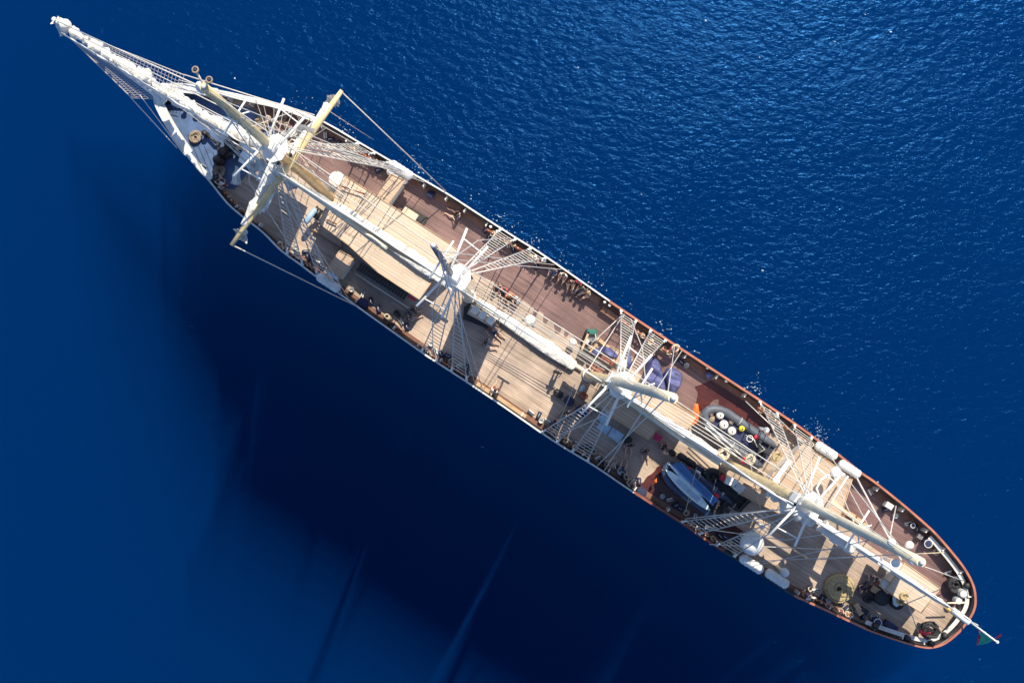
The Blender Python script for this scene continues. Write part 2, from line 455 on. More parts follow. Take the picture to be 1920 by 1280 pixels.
# bulwark stanchions
inn = ins(.14); cum = 0; last = None
for i in range(L_):
    a, b_ = inn[i], inn[(i + 1) % L_]
    cum += (b_ - a).length
    if cum > 1.45:
        cum = 0
        d = (b_ - a).normalized(); nrm = Vector((d.y, -d.x, 0)) * SG
        u, v = toS(a)
        if u < -24: continue
        c = a + nrm * .12; c.z = ZD + .03
        b = B(); b.box(c, .24, .075, ZR - ZD - .2, math.atan2(nrm.y, nrm.x))
        b.build('stanchion', 'white', ship)

# ---- masts
MA = {'fore': (385,165,31.2), 'main': (815,462,34.0), 'mizzen': (1265,748,36.5), 'jigger': (1730,1055,33.9)}
base = {}
def spin(p, r0, r1, m, name, parent, n=10, steps=5):
    a, c = p
    pts = [a.lerp(c, i / steps) for i in range(steps + 1)]
    return B().tube(pts, [r0 + (r1 - r0) * i / steps for i in range(steps + 1)], m, n).build(name, m, parent)
lowm = {'fore': 'gold', 'main': 'spar', 'mizzen': 'yel', 'jigger': 'yel'}
topm = {'fore': 'yel', 'main': 'grey', 'mizzen': 'spar', 'jigger': 'spar'}
ZT = 20.5
MAST = {}
for k, (x, y, z) in MA.items():
    t = P(x, y, z); b0 = Vector((t.x, t.y, ZD)); base[k] = b0
    m = empty_part('mast', ship, b0); MAST[k] = m
    spin((b0, Vector((t.x, t.y, ZT))), .32, .26, lowm[k], 'lower_mast', m)
    f = -AX * .28
    spin((Vector((t.x, t.y, ZT - 1.6)) + f, Vector((t.x, t.y, z)) + f * .2), .24 if k != 'main' else .17, .17 if k != 'main' else .11, topm[k], 'topmast', m)
    B().ball(Vector((t.x, t.y, z + .06)) + f * .2, .1, 'dull').build('truck', 'white', m)
    B().torus(Vector((t.x, t.y, ZD + .15)), .36, .09, 'white').build('mast_coat', 'white', m)
    # top platform, crosstrees and their frames
    c = Vector((t.x, t.y, ZT)); b = B()
    b.prism([c + AX * (.62 * math.cos(a) + .15) + AY * (.72 * math.sin(a)) for a in [math.pi / 4 * i + .39 for i in range(8)]], ZT, ZT + .1, 'white')
    b.build('top_platform', 'white', m)
    for s_ in (1, -1):
        b = B()
        for du, dv, w in ((-.75, 2.2, .065), (.55, 2.0, .065)):
            q = c + AX * du + AY * (dv * s_)
            b.tube([c + AX * (du * .5) + AY * (.3 * s_) + Vector((0, 0, .12)), q + Vector((0, 0, .12))], w, 'white', 6)
        b.tube([c + AX * -.66 + AY * (1.7 * s_) + Vector((0, 0, .12)), c + AX * .48 + AY * (1.6 * s_) + Vector((0, 0, .12))], .035, 'white', 6)
        b.build('crosstree', 'white', m)
    b = B(); h = c - Vector((0, 0, 1.0))
    b.box(h + AX * -.1, .9, .5, .9, None, 'white', .06); b.box(h + AX * -.1 + Vector((0, 0, 1.25)), .75, .45, .35, None, 'white', .05)
    b.build('masthead_fitting', 'white', m)
    # smaller upper spreader
    zz = ZT + (z - ZT) * .55; b = B()
    q = Vector((t.x, t.y, zz)) + f * .7
    b.tube([q - AY * .9, q + AY * .9], .045, 'white', 6); b.tube([q - AY * .45 + AX * .4, q, q + AY * .45 + AX * .4], .035, 'white', 6)
    b.build('spreader', 'white', m)
    for i in range(6):
        b = B(); a = Vector((t.x, t.y, ZT - .5 - random.random())) + AX * random.uniform(-.4, .6) + AY * random.uniform(-.6, .6)
        b.box(a, .18, .12, .28, random.random() * 3, 'iron'); b.build('masthead_block', 'iron', m)

ft = top_f = P(385, 165, 31.2)
for (x, y) in ((366, 131), (392, 150)):
    q = P(x, y, 31.6); b = B(); b.tube([P(384, 164, 31.0), q], .045, 'spar', 6); b.torus(q, .11, .035, 'coil', 12, 5); b.ball(q, .06, 'iron', 8); b.build('masthead_antenna', 'dull', MAST['fore'])
b = B(); b.lathe(P(383, 168, 30.2), [(0, 0), (.2, .1), (.22, .4), (.12, .7), (0, .8)], 'white', 12); b.build('masthead_drum', 'white', MAST['fore'])

# ---- shrouds with ratlines, both sides of every mast
def zrail(u, v, sgn):
    best = None
    for p in OUT:
        uu, vv = toS(p)
        if vv * sgn > 0 and (best is None or abs(uu - u) < best[0]): best = (abs(uu - u), vv)
    return best[1]
ROPE = .036
for k in MA:
    u0, v0 = toS(base[k]); n_sh = 4
    for sgn in (1, -1):
        sh = []
        span = {'fore': 3.6, 'main': 3.4, 'mizzen': 3.4, 'jigger': 4.0}[k]
        for i in range(n_sh):
            u = u0 - .6 + span * i / (n_sh - 1)
            v = zrail(u, 0, sgn) - sgn * .12
            a = S(u, v, ZR + .1); top = S(u0 + .08 * i, v0 + .18 * sgn, ZT - .25)
            sh.append((a, top))
        b = B()
        for a, top in sh:
            b.tube([a, a.lerp(top, .5) - Vector((0, 0, .04)), top], ROPE, 'wire', 5)
        for i in range(n_sh - 1):
            if i == 1: continue
            (a, ta), (c, tc_) = sh[i], sh[i + 1]
            for q in range(1, 17):
                f = q / 22
                b.tube([a.lerp(ta, f), c.lerp(tc_, f)], .021, 'wire', 4, cap=False)
        b.build('shrouds', 'wire', ship)
        # deadeyes
        for a, top in sh:
            b = B(); d = (top - a).normalized(); b.tube([a, a + d * .9], .06, 'white', 7); b.box(a - Vector((0, 0, .05)), .17, .13, .2, None, 'white')
            b.build('deadeye', 'white', ship)
        # topmast backstays
        b = B(); zt = MA[k][2] - 1.5; tp = Vector((base[k].x, base[k].y, zt))
        for i in range(2):
            u = u0 + span + .1 + .55 * i; v = zrail(u, 0, sgn) - sgn * .12
            b.tube([S(u, v, ZR + .1), tp - Vector((0, 0, 3 * i))], .024, 'wire', 4)
        sp = Vector((base[k].x, base[k].y, ZT + .12)) + AY * (2.0 * sgn)
        b.tube([sp, tp - Vector((0, 0, 5))], .022, 'wire', 4)
        b.tube([sp, S(u0 + .2, zrail(u0, 0, sgn) - .2 * sgn, ZR)], .026, 'wire', 4)
        b.build('backstays', 'wire', ship)

# ---- fore and aft stays between the mastheads
tip = P(103, 38, 7.0)
names = ['fore', 'main', 'mizzen', 'jigger']
def top(k, z): return Vector((base[k].x, base[k].y, z))
def stay(a, c, r=.028, sag=.1, m='wire', name='stay'):
    return B().tube([a, a.lerp(c, .5) - Vector((0, 0, sag)), c], r, m, 5).build(name, m, ship)
for a, c in zip(names, names[1:]):
    stay(top(a, MA[a][2] - .4), top(c, MA[c][2] - .4), .02)
    stay(top(a, ZT + .3), top(c, MA[c][2] - 8), .022)
stay(tip, top('fore', MA['fore'][2] - .3), .03)
stay(P(150, 68, 6.6), top('fore', MA['fore'][2] - 4), .026)
stay(P(200, 105, 6), top('fore', ZT + 2), .026)
stay(P(262, 140, 5), top('fore', ZT + .2), .03)
for x0, y0, z0, x1, y1, z1, r in [
    (640,172,17.2, 836,358,ZR+.1,.035), (437,460,17.2, 668,574,ZR+.1,.035), (500,216,5, 628,372,6,.025),
    (1605,893,4.6, 1690,1050,8,.06), (1680,948,4, 1664,1032,8,.04), (1735,1062,12, 1805,1088,4,.03),
    (1165,592,4,1108,645,4.2,.03),(1166,594,4,1105,690,9,.03),
    (1398,752,4, 1452,802,6,.035),(1330,1020,4,1560,1030,7,.03),(1285,972,4.5,1450,955,12,.035),(1510,1050,4,1770,1035,12,.028),
    (1040,810,ZR,1078,720,6,.025),(1030,800,ZR,1120,745,5,.025),(1285,960,4,1306,876,6,.022),(1700,1125,5,1722,1185,4,.028),
    (1405,860,6,1432,980,3.4,.02),(576,430,9, 600,505,4,.015),
    (640,375,7,560,300,16,.02),(655,382,6,575,318,14,.02),(590,300,14,612,325,6,.02),(622,300,10,634,330,5,.02),
    (760,322,5,600,280,13,.03),(752,318,5,590,270,14,.03),(740,312,5,580,262,15,.03),(735,318,4.2,570,258,16,.03),(700,262,4,604,200,16,.018),
    (344,140,4.4,590,216,4.4,.04),(335,150,4.3,585,222,4.3,.03),(245,183,4.4,332,278,4,.035),(262,178,4.3,345,290,4,.03)]:
    stay(P(x0, y0, z0), P(x1, y1, z1), r, .05, 'rope' if r < .03 else 'wire', 'line')
# running rigging that fans from the fore shrouds and along the booms
for i in range(9):
    stay(S(-21 + i * .6, zrail(-21 + i * .6, 0, 1) - .2, ZR + .05), P(505 + i * 4, 262 + i * 3, 15), .022, .1, 'rope', 'line')
for i in range(8):
    stay(P(320 + 16 * i, 190 + 11 * i, 4.0), P(470 + 6 * i, 285 + 12 * i, 11 - i * .4), .018, .1, 'wire', 'line')
for i in range(4):
    stay(P(880 + i * 3, 540 - i * 5, 6.5 + .1 * i), P(1130 + i * 4, 700 - i * 6, 6.3), .022, .05, 'wire', 'line')
    stay(P(1190 + i * 3, 735 - i * 4, 6), P(1400 + i * 6, 868 - i * 5, 5.2), .024, .05, 'wire', 'line')
    stay(P(560 + i * 6, 318 - i * 5, 12), P(640 + i * 4, 372 - i * 3, 7), .024, .05, 'wire', 'line')
    stay(P(1560, 935 + i * 3, 12), P(1675 + i * 5, 1030 + i * 3, 8), .022, .05, 'spar', 'line')

# ---- yard with its furled square sail
yc = P(537, 314, 17.2); yt = P(641, 170, 17.2); yb = P(434, 460, 17.2)
yard = B().tube([yb, yb.lerp(yc, .5), yc, yt.lerp(yc, .5), yt], [.11, .19, .23, .19, .11], 'yel', 9).build('yard', 'gold', ship)
yard['label'] = 'golden cross yard on the foremast'
def off(a, b, t, d, dz=0): 
    p = a.lerp(b, t); return p + AX * d + Vector((0, 0, dz))
b = B(); b.lump([off(yb, yt, .12, -.1, .05), off(yb, yt, .3, -.32, -.1), off(yb, yt, .48, -.4, 0)], [.14, .24, .36], 'sail', 3)
b.lump([off(yb, yt, .55, -.32, 0), off(yb, yt, .72, -.2, -.05), off(yb, yt, .9, -.12, .05)], [.3, .2, .14], 'sail', 5)
b.build('furled_square_sail', 'sail', ship, disp=.05)
def cloth(pts, drop, seed, name='loose_canvas', m='sail', nu=10, nv=8, w=.25):
    """a hanging piece of canvas between four corners"""
    a, c, d, e = pts
    def fn(s_, t_):
        p = a.lerp(c, s_).lerp(e.lerp(d, s_), t_)
        p = p - Vector((0, 0, drop * math.sin(math.pi * t_) * (.4 + .6 * math.sin(math.pi * s_))))
        q = noise.noise(Vector((s_ * 4, t_ * 3, seed))); return p + Vector((q, -q, q)) * w
    return B().grid(fn, nu, nv, m).build(name, m, ship)
cloth([P(613,180,17.2), P(634,178,17.2), P(636,200,16.6), P(608,196,16.8)], .5, 1)
cloth([P(438,430,17.3), P(462,428,17.2), P(462,455,16.5), P(444,448,16.7)], .6, 2)
cloth([P(487,300,17), P(528,300,17), P(515,345,14.5), P(478,340,14.8)], .6, 3)
cloth([P(456,302,16), P(502,296,16.5), P(506,318,15), P(470,326,15)], .4, 4)
cloth([P(500,352,15), P(524,330,16), P(500,395,14.5), P(482,398,14)], .5, 5)
cloth([P(530,340,9), P(552,332,9.5), P(563,350,8), P(540,358,8)], .6, 6)
cloth([P(443,312,6), P(448,314,6), P(452,348,3.4), P(431,345,3.4)], .3, 7)
cloth([P(560,232,17.6), P(592,242,17.6), P(575,275,16.8), P(545,262,17)], .3, 8)
cloth([P(505,268,17.6), P(545,238,17.4), P(562,242,17), P(520,276,17)], .3, 18)
cloth([P(306,178,8.5), P(314,176,8.3), P(298,203,4.6), P(282,170,5.5)], .3, 9)
cloth([P(104,48,6.8), P(120,46,6.8), P(126,64,5.6), P(113,70,5.6)], .3, 10)

# ---- fore and aft sails: boom, the sail's rolled foot and, where set, the standing cloth
def sail_set(k, u_end, zb, hoist, seed, rb=.11, foot=.36, u_start=None, peak=None):
    u0, v0 = toS(base[k]); u_s = u0 + .35 if u_start is None else u_start
    a, c = S(u_s, v0 * .4, zb), S(u_end, -.1, zb + (.02 if k in ('fore', 'main') else .2))
    boom = B().tube([a, a.lerp(c, .5), c], [rb, rb * 1.15, rb * .8], 'spar', 9).build('boom', 'spar', ship)
    up_ = Vector((0, 0, rb + foot * .25))
    b = B(); b.lump([a + up_ + AX * .3, a.lerp(c, .35) + up_, a.lerp(c, .7) + up_, c + up_ - AX * .5], [foot * .6, foot * .85, foot * 1.1, foot * .8], 'sail', seed, amp=.05, n=12)
    for v in b.bm.verts:
        zc = a.z + (c.z - a.z) * max(0, min(1, (v.co - a).dot(c - a) / (c - a).length_squared)) + up_.z
        v.co.z = zc + (v.co.z - zc) * .25
    b.build('sail_foot', 'sail', ship, disp=.02)
    # lashings
    b = B()
    for i in range(6):
        q = a.lerp(c, (i + .7) / 6.4); b.tube([q + AY * ((foot + .08) * math.cos(w)) + Vector((0, 0, rb + foot * .25 + (foot * .25 + .04) * math.sin(w))) for w in [math.pi * 2 * j / 10 for j in range(10)]], .011, 'rope', 4, True)
    b.build('lashings', 'rope', ship)
    if hoist:
        zt, pu, pz = peak
        A0, T0, C0 = S(u_s, v0 * .4, 7.7 if k == 'fore' else 5.2), S(u0 + .3, v0 * .3 - .45, zt), S(u_end - .2 if k == 'fore' else 12.2, -.1, 7.9 if k == 'fore' else 5.3)
        K0 = S(pu, -.75, pz)
        def fn(s_, t_):
            p = A0.lerp(C0, s_).lerp(T0.lerp(K0, s_), t_)
            bul = math.sin(math.pi * s_) * math.sin(math.pi * min(1, t_ * .9 + .1)) * .28
            return p - AY * bul * .5 + AY * (noise.noise(Vector((s_ * 9, t_ * 5, seed))) * .05)
        B().grid(fn, 24, 24, 'sail').build('hoisted_sail', 'sail', ship)
        B().tube([T0 - AX * .3, K0 + AX * .3], [.13, .08], 'spar', 8).build('gaff', 'spar', ship)
sail_set('fore', -3.4, 5.12, True, 21, foot=.42, peak=(17.5, -6.2, 22.5))
sail_set('main', 6.0, 2.78, False, 22, foot=.42)
sail_set('mizzen', 16.8, 4.72, True, 23, foot=.38, peak=(18, 11.8, 22.5))
sail_set('jigger', 32.6, 6.0, False, 24, foot=.20, rb=.13)
def panel(u0, u1, z0, z1, seed, ut0=None, ut1=None):  # added canvas pieces, hung edge-on and gapped to shape the shade on deck and sea
    ut0 = u0 if ut0 is None else ut0; ut1 = u1 if ut1 is None else ut1
    v = lambda z: -.05 - (z - 6) * .028
    B().grid(lambda s_, t_: (S(u0, v(z0), z0).lerp(S(u1, v(z0), z0), s_)).lerp(S(ut0, v(z1), z1).lerp(S(ut1, v(z1), z1), s_), t_) + AY * (noise.noise(Vector((s_ * 3, t_ * 6, seed))) * .12), 8, 16, 'sail').build('added_shade_canvas', 'sail', ship)
for i, a in enumerate(((-21.5, -14.9, 3.7, 10), (-14.9, -13.4, 8, 14), (-2.5, -.2, 4.0, 11), (5.1, 6.2, 4.2, 10), (13.5, 16.8, 4.2, 10), (17.6, 20.3, 4.2, 10),
    (21.5, 25.2, 3.3, 5.4), (23.4, 25.2, 5.4, 10.4), (21.4, 23.4, 7.2, 10.4), (25.8, 27.4, 3.3, 10), (28.3, 30, 3.3, 10), (30, 32.8, 5.9, 10), (-20, -14, 9.8, 17, -16, -14.2), (-12.7, -2.4, 9.6, 22, -12.6, -3.2), (-2.5, 6.4, 9.6, 23, -2.5, 5.6), (6.3, 16.9, 9.6, 23, 6.3, 16), (16.8, 28.5, 10.2, 22.5, 16.8, 24.5))):
    panel(a[0], a[1], a[2], a[3], i, *a[4:])
# jib set between bowsprit end and foretop
jt, jh, jc = -AY * .45 + tip + Vector((0, 0, .3)) + AX * .8, top('fore', ZT - 3.2) - AX * .5 - AY * .45, P(490, 270, 9) - AY * .45
def jfn(s_, t_):
    p = jt.lerp(jh, t_).lerp(jt.lerp(jc, t_), s_)
    return p - AY * (math.sin(math.pi * s_) * math.sin(math.pi * t_) * .1) + AY * (noise.noise(Vector((s_ * 5, t_ * 16, 3))) * .12)
B().grid(jfn, 16, 44, 'sail').build('jib', 'sail', ship)
b = B(); b.lump([tip + AX * .2 + Vector((0, 0, .4)), P(200, 103, 6.6), P(322, 180, 6.2)], [.28, .34, .42], 'sail', 31, amp=.5); b.build('furled_jib', 'sail', ship, disp=.14)
b = B(); b.lump([P(322, 180, 6.4), P(420, 238, 10), P(503, 278, 18)], [.30, .24, .22], 'sail', 37, amp=.5); b.build('furled_staysail', 'sail', ship, disp=.14)
b = B(); b.lump([P(1440, 920, 7), P(1475, 950, 7.5), P(1525, 980, 7.5)], [.25, .5, .3], 'sail', 45, amp=.5)
b.lump([P(1540, 985, 7), P(1600, 1035, 6.6)], [.35, .2], 'sail', 46, amp=.4); b.build('furled_jigger_sail', 'sail', ship, disp=.12)
# added canvas roll and bar above the main boom, shaped to cast a T shadow
b = B(); q = P(990, 606, 7.2)
b.tube([q - AX * .45, q + AX * .45], .06, 'grey', 6); b.tube([q, q + Vector((0, 0, 2.6))], .07, 'grey', 6)
b.lump([q + Vector((0, 0, 2.4)), q + Vector((0, 0, 3.6)), q + Vector((0, 0, 6.4))], [.12, .26, .3], 'sail', 49, amp=.15)
b.build('added_shadow_roll', 'sail', ship)

# ---- bowsprit and net
bs = B().tube([P(312, 190, 3.9), P(200, 106, 5.6), tip], [.26, .2, .12], 'white', 10).build('bowsprit', 'white', ship)
B().lathe(tip - Vector((0, 0, .1)), [(0, 0), (.16, 0), (.16, .25), (0, .3)], 'white', 8).build('bowsprit_cap', 'white', bs)
def net(tri, name):
    a, c, d = tri; b = B()          # a = tip, c = outer hull end, d = inner hull end
    n = 32
    for i in range(0, 6):
        b.tube([a, c.lerp(d, i / 5)], .034 if i in (0, 5) else .012, 'net', 4)
    for i in range(5, n + 1):
        t = i / n; b.tube([a.lerp(c, t), a.lerp(d, t) - Vector((0, 0, .08))], .013, 'net', 4, cap=False)
    b.build(name, 'net', ship)
net((P(128, 55, 6.4), P(345, 141, 4.2), P(335, 178, 4.0)), 'bowsprit_net')
net((P(130, 70, 6.2), P(247, 184, 4.2), P(300, 186, 4.0)), 'bowsprit_net')

# ---- deckhouses
def house(poly, z, wall, roofm, name='deckhouse', lab=None, over=1.5, windows=0):
    base_pts = px(poly, z); c = sum(base_pts, Vector()) / len(base_pts); c.z = ZD
    h = empty_part(name, ship, c)
    if lab: h['label'] = lab
    cc = Vector((c.x, c.y, 0))
    inner = [Vector((p.x, p.y, 0)) + (cc - Vector((p.x, p.y, 0))).normalized() * .22 for p in base_pts]
    B().prism(inner, ZD + .01, z - .12, wall).build('wall', wall, h)
    B().prism(base_pts, z - .12, z, roofm).build('roof', roofm, h)
    b = B(); L = len(base_pts)
    for i in range(L):
        a, d = base_pts[i], base_pts[(i + 1) % L]
        b.tube([Vector((a.x, a.y, z + .02)), Vector((d.x, d.y, z + .02))], .035, 'tan', 5)
    b.build('roof_edge', 'tan', h)
    if windows:
        a, d = inner[windows[0]], inner[windows[1]]
        t = (d - a); n_ = max(2, int(t.length / 1.4)); dirn = t.normalized(); nr = Vector((dirn.y, -dirn.x, 0))
        if (a + nr * .2 - cc).length < (a - cc).length: nr = -nr
        for i in range(n_):
            q = a + t * ((i + .5) / n_) + nr * .012; q.z = ZD + 1.2
            B().box(q, .55, .03, .45, math.atan2(dirn.y, dirn.x)).build('window', 'glass', h)
    return h
A = house([(649,331),(849,460),(862,474),(814,521),(787,562),(708,510),(655,461),(600,420),(607,396),(636,350)], 5.0, 'white', 'roof', lab='long forward deckhouse with a pale plank roof', windows=(5, 4))
house([(733,327),(704,369),(728,384),(759,338)], 4.5, 'white', 'roof2', 'side_walkway')
house([(637,470),(611,508),(634,527),(664,484)], 4.5, 'white', 'roof2', 'side_walkway')
house([(1148,690),(1305,780),(1290,806),(1232,804),(1216,824),(1151,784),(1108,752)], 4.6, 'white', 'roof2', lab='middle deckhouse with a worn plank roof', windows=(4, 5))
house([(1507,831),(1598,897),(1577,967),(1526,948),(1440,903),(1452,884),(1487,852)], 4.4, 'white', 'roof2', lab='after deckhouse with a worn plank roof', windows=(0, 1))
house([(1696,1054),(1763,1102),(1727,1148),(1660,1106)], 4.3, 'white', 'roof', lab='small stern deckhouse with a pale plank roof')
house([(1672,1046),(1697,1056),(1688,1074),(1664,1062)], 4.2, 'white', 'white', 'wheelhouse_box')
house([(1655,1082),(1680,1098),(1664,1112),(1650,1098)], 4.2, 'white', 'dull', 'wheelhouse_box')
house([(1395,905),(1440,925),(1520,970),(1508,985),(1432,948),(1385,925)], 3.6, 'white', 'roof2', 'raised_hatch')
house([(1095,655),(1125,640),(1190,672),(1170,690)], 3.3, 'white', 'roof2', 'raised_hatch')
# roof battens
b = B()
for i in range(9):
    q = P(608 + i * 6.5, 411 + i * 4.5, 5.0); q2 = P(622 + i * 6.5, 396 + i * 4.5, 5.0)
    b.tube([q + Vector((0, 0, .03)), q2 + Vector((0, 0, .03))], .014, 'tan', 4)
for i in range(7):
    q = P(650 + i * 7, 336 + i * 4.8, 5.0); q2 = P(636 + i * 7, 356 + i * 4.8, 5.0)
    b.tube([q + Vector((0, 0, .03)), q2 + Vector((0, 0, .03))], .014, 'tan', 4)
b.build('roof_battens', 'tan', A)
B().tube([P(640, 349, 5.3), P(684, 364, 5.3)], .05, 'board', 5).build('handrail', 'board', A)
B().tube([P(612, 412, 5.2), P(631, 420, 5.2)], .05, 'board', 5).build('handrail', 'board', A)
B().tube([P(666, 512, 3.5), P(700, 535, 3.5), P(766, 577, 3.5)], .035, 'wire', 5).build('handrail', 'wire', ship)
B().tube([P(584, 430, 3.2), P(640, 466, 3.2)], .045, 'board', 5).build('coaming', 'board', ship)
b = B(); b.prism(px([(586, 433), (607, 412), (640, 448), (640, 466)], ZD + .35), ZD + .02, ZD + .35, 'teak'); b.build('raised_hatch', 'teak', ship)
# companionways
def comp(poly, top_, name='companionway'):
    h = empty_part(name, ship, P(*poly[0], ZD))
    B().prism(px(poly, ZD + .25), ZD + .02, ZD + .25, 'black').build('coaming', 'black', h)
    B().prism(px(top_, ZD + .75), ZD + .26, ZD + .75, 'dull').build('hatch_cover', 'dull', h)
    B().prism(px(top_, ZD + .78), ZD + .751, ZD + .79, 'roof').build('hatch_lid', 'roof', h)
comp([(760,383),(802,408),(793,424),(749,398)], [(760,387),(785,403),(777,415),(752,399)])
comp([(870,575),(884,568),(935,600),(925,620),(868,598)], [(884,571),(930,600),(922,613),(876,588)])
# skylights and long chests aft
for (x, y, l) in ((1597, 966, .95), (1611, 976, .8), (1622, 985, .6)):
    B().box(P(x, y, 3.2) - Vector((0, 0, .58)), l * .55, .32, .6, None, 'tan', .04).build('skylight', 'tan', ship)
B().box(P(1606, 975, 3) - Vector((0, 0, .38)), 1.9, .62, .35, None, 'board').build('skylight_base', 'board', ship)
# windlass and bitts on the foredeck
wl = empty_part('windlass', ship, P(428, 280, ZD))
c = P(425, 276, ZD + .5)
B().tube([c - AY * 1.1, c + AY * .9], .2, 'iron', 10).build('barrel', 'iron', wl)
for d in (-1.0, -.4, .3, .85): B().lathe(c + AY * d + AX * .02 - Vector((0, 0, .45)), [(0, 0), (.34, 0), (.36, .5), (.22, .75), (.28, .85), (0, .9)], 'iron', 10).build('drum', 'iron', wl)
b = B()
for i in range(9): b.box(P(410 + random.uniform(0, 40), 262 + random.uniform(0, 36), ZD + .02), random.uniform(.2, .5), random.uniform(.15, .35), random.uniform(.2, .7), random.random() * 3, 'iron', .03)
b.build('gearbox', 'iron', wl)
b = B(); b.tube([P(386, 250, ZD + .3), P(405, 268, ZD + .4)], .1, 'iron', 8); b.build('anchor_chain', 'iron', wl)
for x, y in ((388, 253), (455, 238), (443, 262), (350, 205), (318, 190), (372, 210)):
    B().lathe(P(x, y, ZD + .01), [(0, 0), (.2, 0), (.13, .2), (.13, .45), (.2, .6), (0, .65)], 'iron', 10).build('bollard', 'iron', ship)
# pin rails
def pinrail(pts):
    q = px(pts, ZD + .85); pr = empty_part('pin_rail', ship, q[0])
    b = B(); b.tube(q, .085, 'brick', 4); b.build('rail', 'brick', pr)
    b = B()
    for a, c in zip(q, q[1:]):
        n_ = max(2, int((c - a).length / .3))
        for i in range(n_):
            p = a.lerp(c, (i + .5) / n_); b.tube([p + Vector((0, 0, -.15)), p + Vector((0, 0, .28))], .03, 'white' if i % 3 else 'gold', 5)
    b.build('belaying_pins', 'white', pr)
PR = [[(500,222),(560,243),(572,251)], [(655,277),(700,300),(738,320)], [(912,430),(975,468),(1012,493)], [(1160,597),(1215,637),(1262,666)], [(1420,763),(1470,800),(1520,834)],
      [(420,360),(450,392),(476,415)], [(520,458),(555,482),(590,508)], [(790,652),(830,680),(878,708)], [(1030,805),(1062,828),(1108,858)], [(1290,978),(1330,1006),(1362,1026)], [(1500,1108),(1560,1138),(1600,1156)]]
for q in PR: pinrail(q)
# ladders / gangway stowed on the lower side deck
gw = empty_part('stowed_gangway', ship, P(678, 497, ZD))
a, c = P(673, 498, ZD + .45), P(762, 556, ZD + .45); dd = (c - a).normalized(); nn = Vector((-dd.y, dd.x, 0))
for s_ in (-.32, .32): B().tube([a + nn * s_, c + nn * s_], .05, 'grey', 5).build('side_beam', 'grey', gw)
b = B(); n_ = 18
for i in range(n_): b.box(a.lerp(c, (i + .5) / n_) - Vector((0, 0, .06)), .15, .6, .05, math.atan2(dd.y, dd.x), 'iron')
b.build('treads', 'iron', gw)
# crane arm and brackets aft
cr = empty_part('deck_crane', ship, P(1450, 895, 4.4))
B().box(P(1462, 885, 4.5), 1.9, .3, .3, ANG + math.pi / 2 - .05, 'white', .03).build('jib_arm', 'white', cr)
B().lathe(P(1452, 900, 4.41), [(0, 0), (.22, 0), (.22, .5), (0, .55)], 'white', 10).build('pedestal', 'white', cr)
rd = empty_part('radar_mast', ship, P(1562, 885, 4.4))
B().lathe(P(1566, 884, 6.0), [(0, 0), (.3, .02), (.34, .15), (.3, .3), (0, .34)], 'white', 18).build('radome', 'white', rd)
B().tube([P(1540, 940, 6), P(1531, 915, 7), P(1540, 898, 6.6), P(1560, 886, 5.9)], .07, 'white', 7).build('bracket_arm', 'white', rd)
B().tube([P(1550, 955, 5.5), P(1590, 892, 5.5)], .06, 'white', 7).build('bracket_arm', 'white', rd)
B().lathe(P(1566, 884, 4.41), [(0, 0), (.12, 0), (.12, 1.6), (0, 1.6)], 'white', 8).build('post', 'white', rd)
bn = empty_part('mast_band_lights', MAST['jigger'], top('jigger', 31.4))
for dx, dy in ((-.35, .35), (.3, .25), (.4, -.3), (-.2, -.4)):
    B().ball(top('jigger', 32) + Vector((dx, dy, 0)), .16, 'white', 10).build('lantern', 'white', bn)
# antennas
def dome(x, y, z, r, name, lab):
    h = empty_part(name, ship, P(x, y, ZD)); h['label'] = lab
    c = P(x, y, z)
    B().lathe(c, [(r * .55, -r * .95)] + [(r * math.sin(a), -r * math.cos(a)) for a in [math.pi * (.22 + .78 * i / 10) for i in range(11)]], 'canister', 26).build('radome', 'canister', h)
    B().lathe(Vector((c.x, c.y, ZD + .01)), [(0, 0), (.3 * r + .06, 0), (.2 * r + .05, z - ZD - r * .9), (0, z - ZD - r * .9)], 'white', 10).build('pedestal', 'white', h)
dome(1410, 1018, 5.2, .74, 'satellite_dome', 'large white satellite dome')
dome(1471, 1073, 4.4, .30, 'satellite_dome', 'small white satellite dome')
dome(1430, 987, 4.6, .16, 'satellite_dome', 'tiny white antenna dome')
dome(1437, 806, 5.0, .19, 'satellite_dome', 'tiny white antenna dome')
h = empty_part('flagstaff', ship, P(1818, 1166, 4))
B().tube([P(1785, 1142, 6.2), P(1818, 1167, 6.6)], [.2, .2], 'white', 8).build('boom_end', 'white', h)
staff_a, staff_b = P(1812, 1160, 4.2), P(1870, 1203, 6.2)
B().tube([staff_a, staff_b], [.07, .05], 'white', 7).build('staff', 'white', h)
B().ball(staff_b, .1, 'white').build('finial', 'white', h)
b = B(); b.tube([P(1775, 1130, 4.4), P(1812, 1129, 4.4)], .06, 'spar', 6); b.build('stern_spar', 'spar', ship)
B().tube([P(1770, 1135, 4.9), P(1802, 1160, 4.5)], .12, 'gold', 7).build('stern_spar', 'gold', ship)
for i, (x, y) in enumerate(((1812, 1096), (1770, 1190), (1745, 1205), (1700, 1195), (1640, 1172))):
    B().lathe(P(x, y, ZR - .3), [(0, 0), (.22, 0), (.16, .1), (.2, .25), (0, .28)], 'iron', 10).build('fairlead', 'iron', ship)

